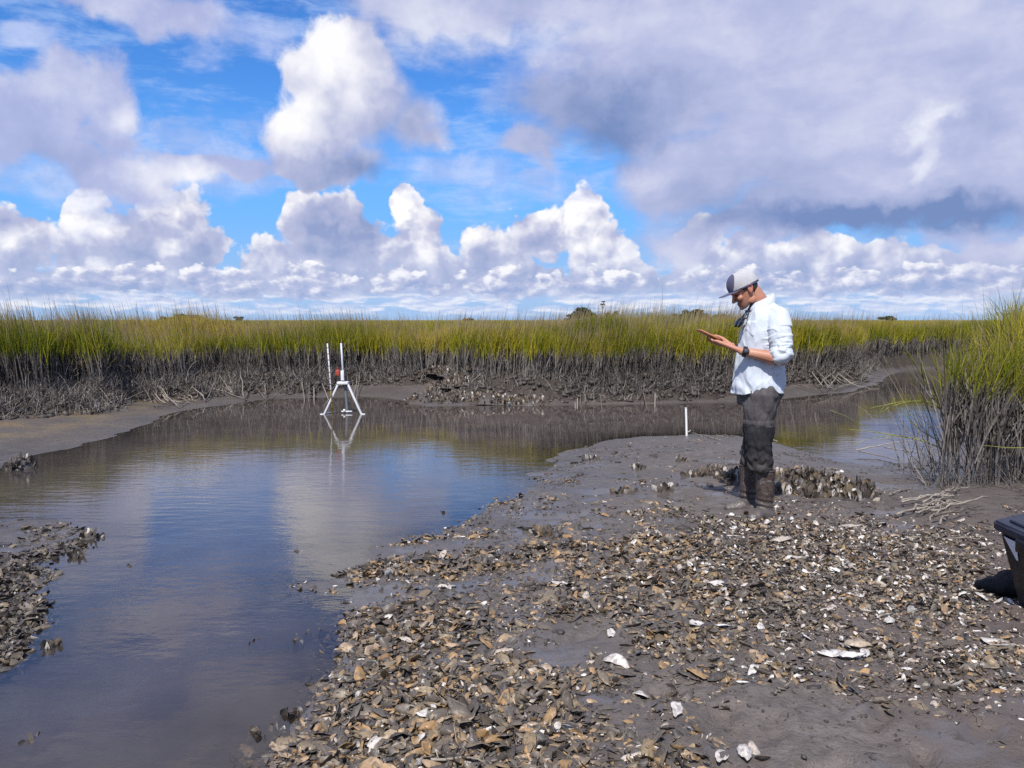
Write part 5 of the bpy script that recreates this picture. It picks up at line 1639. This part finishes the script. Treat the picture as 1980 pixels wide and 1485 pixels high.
p = on_ground(1328, 842); tp = at_dist(1326.3, 789, p[1]) - p
stake = empty('marker_stake', p, 'short white plastic stake stuck in the tip of the mud bar', 'stake')
mb = MB(); mb.tube([(0, 0, -.05), tp * .5, tp], .0155, 12); mb.tube([tp, tp + (0, 0, .004)], .0185, 12); mb.build('pipe', plain('white_pvc', (.78, .78, .75), .35, .45, .05), stake, auto=40)
mb = MB(); mb.tube([tp * .12, tp * .12 + (.03, -.01, .012), tp * .12 + (.055, -.01, .035)], [.005, .006, .003], 6); mb.build('tie', plain('pale_tie', (.5, .52, .5), .5, .3, .1), stake)

# ------------------------------------------------------------------ black case at the right edge, with a bag beside it
SKY_TINT = plain('sky_tinted_plastic', (.016, .018, .034), .28, .55, .3, 8); DK = plain('dark_plastic', (.008, .008, .012), .42, .5, .3, 12)  # the black lid's sky reflection is put into its colour as navy
cD = 4.15
cn = at_dist(1919, 988, cD); gzc = gz(cn[0] + .25, cn[1] + .05); cn_h = cn[2] - gzc
e1 = np.array([.975, .22, 0]); e2 = np.array([.22, -.975, 0])
case = empty('storage_crate', (cn[0], cn[1], gzc - .01), 'black plastic crate with a reflective corner sticker at the right edge', 'crate')
Wd, Dp, Hh = .62, .42, cn_h
o0 = np.array([0, 0, 0.])
def C3(a, b, z): return e1 * a + e2 * b + np.array([0, 0, z])
case.rotation_euler = (R(9), R(-7), 0); case.location += Vector((.045, .055, -.02))
# tapered body
bot = [C3(.10, .07, 0), C3(Wd - .10, .07, 0), C3(Wd - .10, Dp - .07, 0), C3(.10, Dp - .07, 0)]
topp = [C3(.018, .018, Hh - .05), C3(Wd - .018, .018, Hh - .05), C3(Wd - .018, Dp - .018, Hh - .05), C3(.018, Dp - .018, Hh - .05)]
def hull(pts, bev):
    bm = bmesh.new(); vs = [bm.verts.new(tuple(p)) for p in pts]
    for q in ([3, 2, 1, 0], [4, 5, 6, 7], [0, 1, 5, 4], [1, 2, 6, 5], [2, 3, 7, 6], [3, 0, 4, 7]): bm.faces.new([vs[i] for i in q])
    bmesh.ops.recalc_face_normals(bm, faces=bm.faces); bmesh.ops.bevel(bm, geom=bm.edges[:], offset=bev, segments=3, affect='EDGES'); return bm
mb = MB(); mb.bm(hull(bot + topp, .02)); mb.build('body', DK, case, auto=50)
lid0 = [C3(0, 0, Hh - .052), C3(Wd, 0, Hh - .052), C3(Wd, Dp, Hh - .052), C3(0, Dp, Hh - .052)]; lid1 = [q + (0, 0, .052) for q in lid0]
mb = MB(); mb.bm(hull(lid0 + lid1, .012))
ins = [C3(.05, .05, Hh - .002), C3(Wd - .05, .05, Hh - .002), C3(Wd - .05, Dp - .05, Hh - .002), C3(.05, Dp - .05, Hh - .002)]
mb.bm(hull(ins + [q + (0, 0, .012) for q in ins], .006)); lid = mb.build('lid', SKY_TINT, case, auto=50)
mb = MB(); mb.box(C3(-.006, Dp * .5, Hh - .07), (.02, .10, .07), Matrix(((e1[0], e2[0], 0), (e1[1], e2[1], 0), (0, 0, 1))), .006); mb.build('latch', DK, case, auto=50)
# sticker on the left wall under the lid: a tapering strip
def wall(t, h): return (C3(.10, .07, 0) * (1 - h) + topp[0] * h) * (1 - t) + (C3(.10, Dp - .07, 0) * (1 - h) + topp[3] * h) * t
nrm = np.cross(wall(1, 0) - wall(0, 0), wall(0, 1) - wall(0, 0)); nrm /= np.linalg.norm(nrm)
if nrm.dot(e1) > 0: nrm = -nrm
sv = [wall(.10, .95), wall(.30, .95), wall(.27, .70), wall(.24, .70)]
mb = MB(); mb.add([q + nrm * .003 for q in sv] + [q + nrm * .0045 for q in sv], [[0, 1, 2, 3], [7, 6, 5, 4], [0, 4, 5, 1], [1, 5, 6, 2], [2, 6, 7, 3], [3, 7, 4, 0]])
mb.build('sticker', plain('reflective_sticker', (.72, .74, .82), .25, .5, .05), case, smooth_=False)
# bag: a slumped black sack with a cord loop
bp = on_ground(1962, 1150); 
bag = empty('dry_bag', bp, 'slumped black bag with a thin cord loop lying in front of the crate', 'bag')
bt = [ball((.08, .02, .05), (.18, .15, .075)), ball((-.03, .05, .035), (.12, .10, .05)), ball((.16, -.08, .04), (.10, .10, .06)), ball((-.09, .10, .02), (.07, .06, .03))]
me = fuse('bag_body', bt, .009, 4); v, n = verts_of(me); v = v + n * (.014 * fbm(v[:, 0] * 14, v[:, 1] * 14 + v[:, 2] * 9, 4))[:, None]; put_verts(me, v)
link('sack', me, plain('black_fabric', (.010, .010, .012), .75, .25, .3, 30), bag)
mb = MB(); mb.tube([(.05, -.075, .075), (.015, -.105, .07), (-.005, -.11, .04), (-.002, -.125, .02), (.03, -.14, .015)], .0035, 6); mb.build('cord', plain('grey_cord', (.2, .2, .19), .7, .2, .1), bag)

# ------------------------------------------------------------------ on the horizon
LEAF = None
def leaf_mat():
    m, nt, p = new_mat('tree_leaves'); P = geo(nt); n = noise(nt, P, .35, 3); t = attr(nt, 'tone')
    pset(nt, p, color=mix(nt, (t + (n - .5) * .6).clamp(), (.022, .042, .014), (.060, .085, .028)), rough=.6); return m
LEAF = leaf_mat(); BARK = plain('bark', (.09, .07, .055), .85, .2, .3, 4)


def tree(px, py_base, y, w, h, seed, label, lobes=7, group=None):
    r = np.random.default_rng(seed)
    w *= 1.2; h *= 1.22
    b = at_dist(px, 619.5, y); b[2] = MARSH_Z - .1
    t = empty('tree', b, label, 'tree', group)
    mb = MB(); mb.tube([(0, 0, 0), (.2, 0, h * .3), (-.1, 0, h * .6), (0, 0, h * .8)], [w * .04, w * .034, w * .022, w * .012], 7)
    for k in range(5):
        a = r.random() * 6.28; mb.tube([(0, 0, h * (.3 + .06 * k)), (math.cos(a) * w * .2, math.sin(a) * w * .2, h * .6), (math.cos(a) * w * .34, math.sin(a) * w * .34, h * .75)], [w * .02, w * .014, w * .006], 5)
    mb.build('trunk', BARK, t)
    n = 1500
    c = np.stack([np.linspace(-.34, .34, lobes) * w + r.normal(0, .05, lobes) * w, r.normal(0, .2, lobes) * w, h * r.uniform(.28, .80, lobes)], 1)
    k = r.integers(0, lobes, n); d = r.normal(0, 1, (n, 3)); d /= np.linalg.norm(d, axis=1)[:, None]
    rad = w * r.uniform(.14, .24, lobes)
    p = c[k] + d * (rad[k] * r.random(n) ** .4)[:, None] * np.array([1, 1, .62 * h / w * 1.2])
    p[:, 2] = np.clip(p[:, 2], h * .05, None)
    s = w * r.uniform(.018, .04, n)
    q = r.normal(0, 1, (n, 4, 3)) * s[:, None, None] + p[:, None]
    me = mesh_np('crown', q.reshape(-1, 3), (np.arange(n) * 4)[:, None] + np.arange(4)[None], smooth_=False, attrs=dict(tone=np.repeat(r.random(n), 4)))
    link('crown', me, LEAF, t)


tree(1129, 620, 420, 11.0, 6.6, 1, 'broad dark tree on the horizon left of the nest platform', 8)
tree(1116, 620, 430, 8.0, 4.0, 11, 'lower tree at the left foot of the broad horizon tree', 5)
tree(1181, 620, 420, 5.5, 5.2, 2, 'small round tree on the horizon right of the nest platform', 6)
tree(1278, 620, 420, 3.5, 3.6, 3, 'small bush on the horizon beside the thin mast', 4)
tree(1318, 620, 430, 8.0, 4.0, 4, 'low tree at the left of the horizon grove before the man', 6)
tree(1338, 620, 420, 10.0, 5.8, 5, 'tallest tree of the horizon grove left of the man', 8)
tree(1360, 620, 430, 7.0, 4.8, 6, 'tree at the right of the horizon grove left of the man', 6)
tree(1396, 620, 430, 7.0, 3.8, 7, 'dark tree on the horizon just behind the tablet', 6)
tree(1714, 620, 430, 7.0, 2.8, 8, 'lone low green tree on the horizon right of the man', 6)
tree(358, 620, 700, 22.0, 4.2, 9, 'faint low trees on the horizon at the left, nearest the sheaf', 8)
tree(330, 620, 720, 14.0, 3.2, 12, 'faint smaller tree at the left end of the left horizon trees', 6)
tree(463, 620, 700, 7.0, 3.6, 10, 'single tiny tree on the horizon left of the white frame', 5)
tree(905, 620, 700, 8.0, 2.4, 13, 'tiny bush on the horizon left of centre of the marsh', 5)
tree(1100, 620, 500, 5.0, 2.6, 14, 'tiny bush at the far left of the broad horizon tree', 5)

p = at_dist(1165, 619, 300); p[2] = MARSH_Z
nest = empty('nest_platform', p, 'osprey nest platform on a post above the marsh', 'nest platform')
hN = at_dist(1165, 590, 300)[2] - MARSH_Z
WOOD = plain('weathered_wood', (.20, .19, .18), .8, .2, .3, 4)
mb = MB(); mb.tube([(0, 0, -.2), (0, 0, hN)], .13, 8); mb.build('post', WOOD, nest)
mb = MB()
for s in (-1, 1): mb.tube([(0, 0, hN - 1.3), (s * .75, 0, hN)], .06, 6)
mb.build('brace', WOOD, nest)
mb = MB(); mb.box((0, 0, hN + .05), (2.0, 2.0, .12), None, .02); mb.build('deck', WOOD, nest)
r_ = np.random.default_rng(3); mb = MB()
for k in range(70):
    a = r_.random() * 6.28; q = r_.uniform(.3, .8); c = np.array([math.cos(a) * q, math.sin(a) * q, hN + .25 + r_.uniform(-.12, .3)]); d = np.array([-math.sin(a), math.cos(a), r_.normal(0, .3)]) * r_.uniform(.25, .5)
    mb.tube([c - d, c + d], .03, 4)
mb.build('nest', plain('nest_sticks', (.06, .05, .04), .9, .1, .3, 4), nest)
# the bird standing on it
bb = np.array([p[0] + .25, p[1], MARSH_Z + hN + .45])
FEA = plain('dark_feathers', (.03, .027, .025), .8, .2, .3, 6)
bt = [ball((0, 0, .75), (.55, .24, .26), rots(np.zeros(1), np.array([.15]), np.zeros(1))[0]), ball((.50, 0, .92), (.18, .16, .16)), limb([(.62, 0, .92), (.78, 0, .86)], [.06, .02]), limb([(-.4, 0, .78), (-.85, 0, .80)], [.15, .06]), limb([(0, .10, .55), (0, .10, .05)], [.08, .04]), limb([(0, -.10, .55), (0, -.10, .05)], [.08, .04])]
me = fuse('bird', bt, .045, 2); bo = link('bird', me, FEA, loc=bb); tag(bo, 'dark bird perched on top of the nest platform', 'bird')
p = at_dist(1280, 619, 260); p[2] = MARSH_Z; hM = at_dist(1280, 500, 260)[2] - MARSH_Z
mb = MB(); mb.tube([(0, 0, -.3), (0, 0, hM * .5), (0, 0, hM)], [.075, .06, .04], 6); mb.tube([(0, 0, hM), (0, 0, hM + 1.0)], .02, 5)
for z_ in np.linspace(.3, .95, 4): mb.tube([(-.2, 0, hM * z_), (.2, 0, hM * z_)], .03, 5)
mb.build('mast_', plain('galvanised', (.30, .32, .36), .5, .4, .1), None, loc=p); o = bpy.data.objects['mast_']; o.name = 'radio_mast'; tag(o, 'hair-thin radio mast rising above the marsh left of the man', 'mast')

# reeds bending out of the near right stand over the water
GRN = new_mat('green_reed'); m, nt, pp = GRN; n = noise(nt, geo(nt), 20, 3); pset(nt, pp, color=ramp(nt, n, [(.3, (.13, .16, .02)), (.7, (.30, .29, .06))]), rough=.5); GRN = m


def reed(pts, w, label, leaves=4):
    P_ = np.array([at_dist(a, b, y) for a, b, y in pts])
    t = np.linspace(0, len(P_) - 1, 14); Q = np.stack([np.interp(t, np.arange(len(P_)), P_[:, k]) for k in range(3)], 1)
    for _ in range(2): Q[1:-1] = .25 * Q[:-2] + .5 * Q[1:-1] + .25 * Q[2:]
    o = empty('bent_reed', Q[0], label, 'reed')
    mb = MB(); mb.tube(Q - Q[0], np.linspace(w, w * .35, len(Q)), 6); mb.build('stem', GRN, o)
    for k in range(leaves):
        i = 3 + 2 * k
        if i + 2 >= len(Q): break
        d = Q[i + 2] - Q[i]; d /= np.linalg.norm(d); s = np.array([rng.normal(0, .25), rng.normal(0, .4), rng.normal(.1, .3)])
        a = Q[i] - Q[0]; q = np.array([a, a + (d + s * .6) * .12, a + (d + s) * .26, a + (d + s * 1.1) * .38 - (0, 0, .03)])
        sd = np.cross(d, (0, 0, 1)); sd /= np.linalg.norm(sd) + 1e-9
        ww = np.array([.004, .006, .0045, .0005]); vv = np.concatenate([q + sd * ww[:, None], q - sd * ww[:, None], q + np.array([0, 0, .0025])])
        f = [[j, j + 1, 9 + j, 8 + j] for j in range(3)] + [[8 + j, 9 + j, 5 + j, 4 + j] for j in range(3)]
        mb = MB(); mb.add(vv, f); l_ = mb.build('leaf', GRN, o); md = l_.modifiers.new('t', 'SOLIDIFY'); md.thickness = .0012
    return o


reed([(1822, 790, 8.4), (1790, 740, 8.3), (1765, 695, 8.2), (1742, 660, 8.1)], .008, 'thick green reed leaning left from the near right grass, highest of the three')
reed([(1835, 800, 8.0), (1800, 775, 7.9), (1740, 776, 7.9), (1680, 790, 7.9)], .006, 'yellow-green reed arching flat over the right channel')
reed([(1840, 875, 7.6), (1780, 850, 7.6), (1710, 838, 7.6), (1640, 830, 7.6)], .007, 'long yellow-green reed lying low over the right channel')
reed([(1830, 860, 7.5), (1800, 845, 7.5), (1770, 825, 7.5), (1745, 800, 7.5)], .005, 'short green reed beside the low ones over the right channel', 3)
reed([(1990, 866, 6.9), (1950, 866, 6.9), (1900, 861, 6.9)], .005, 'yellow reed stuck out level across the near right stems', 0)
c = scene.cycles
c.use_adaptive_sampling = True; c.adaptive_threshold = 0.009; c.adaptive_min_samples = 8
c.max_bounces = 8; c.diffuse_bounces = 2; c.glossy_bounces = 3; c.transparent_max_bounces = 12; c.transmission_bounces = 4
c.caustics_reflective = False; c.caustics_refractive = False
c.sample_clamp_indirect = 4.0
c.use_denoising = False
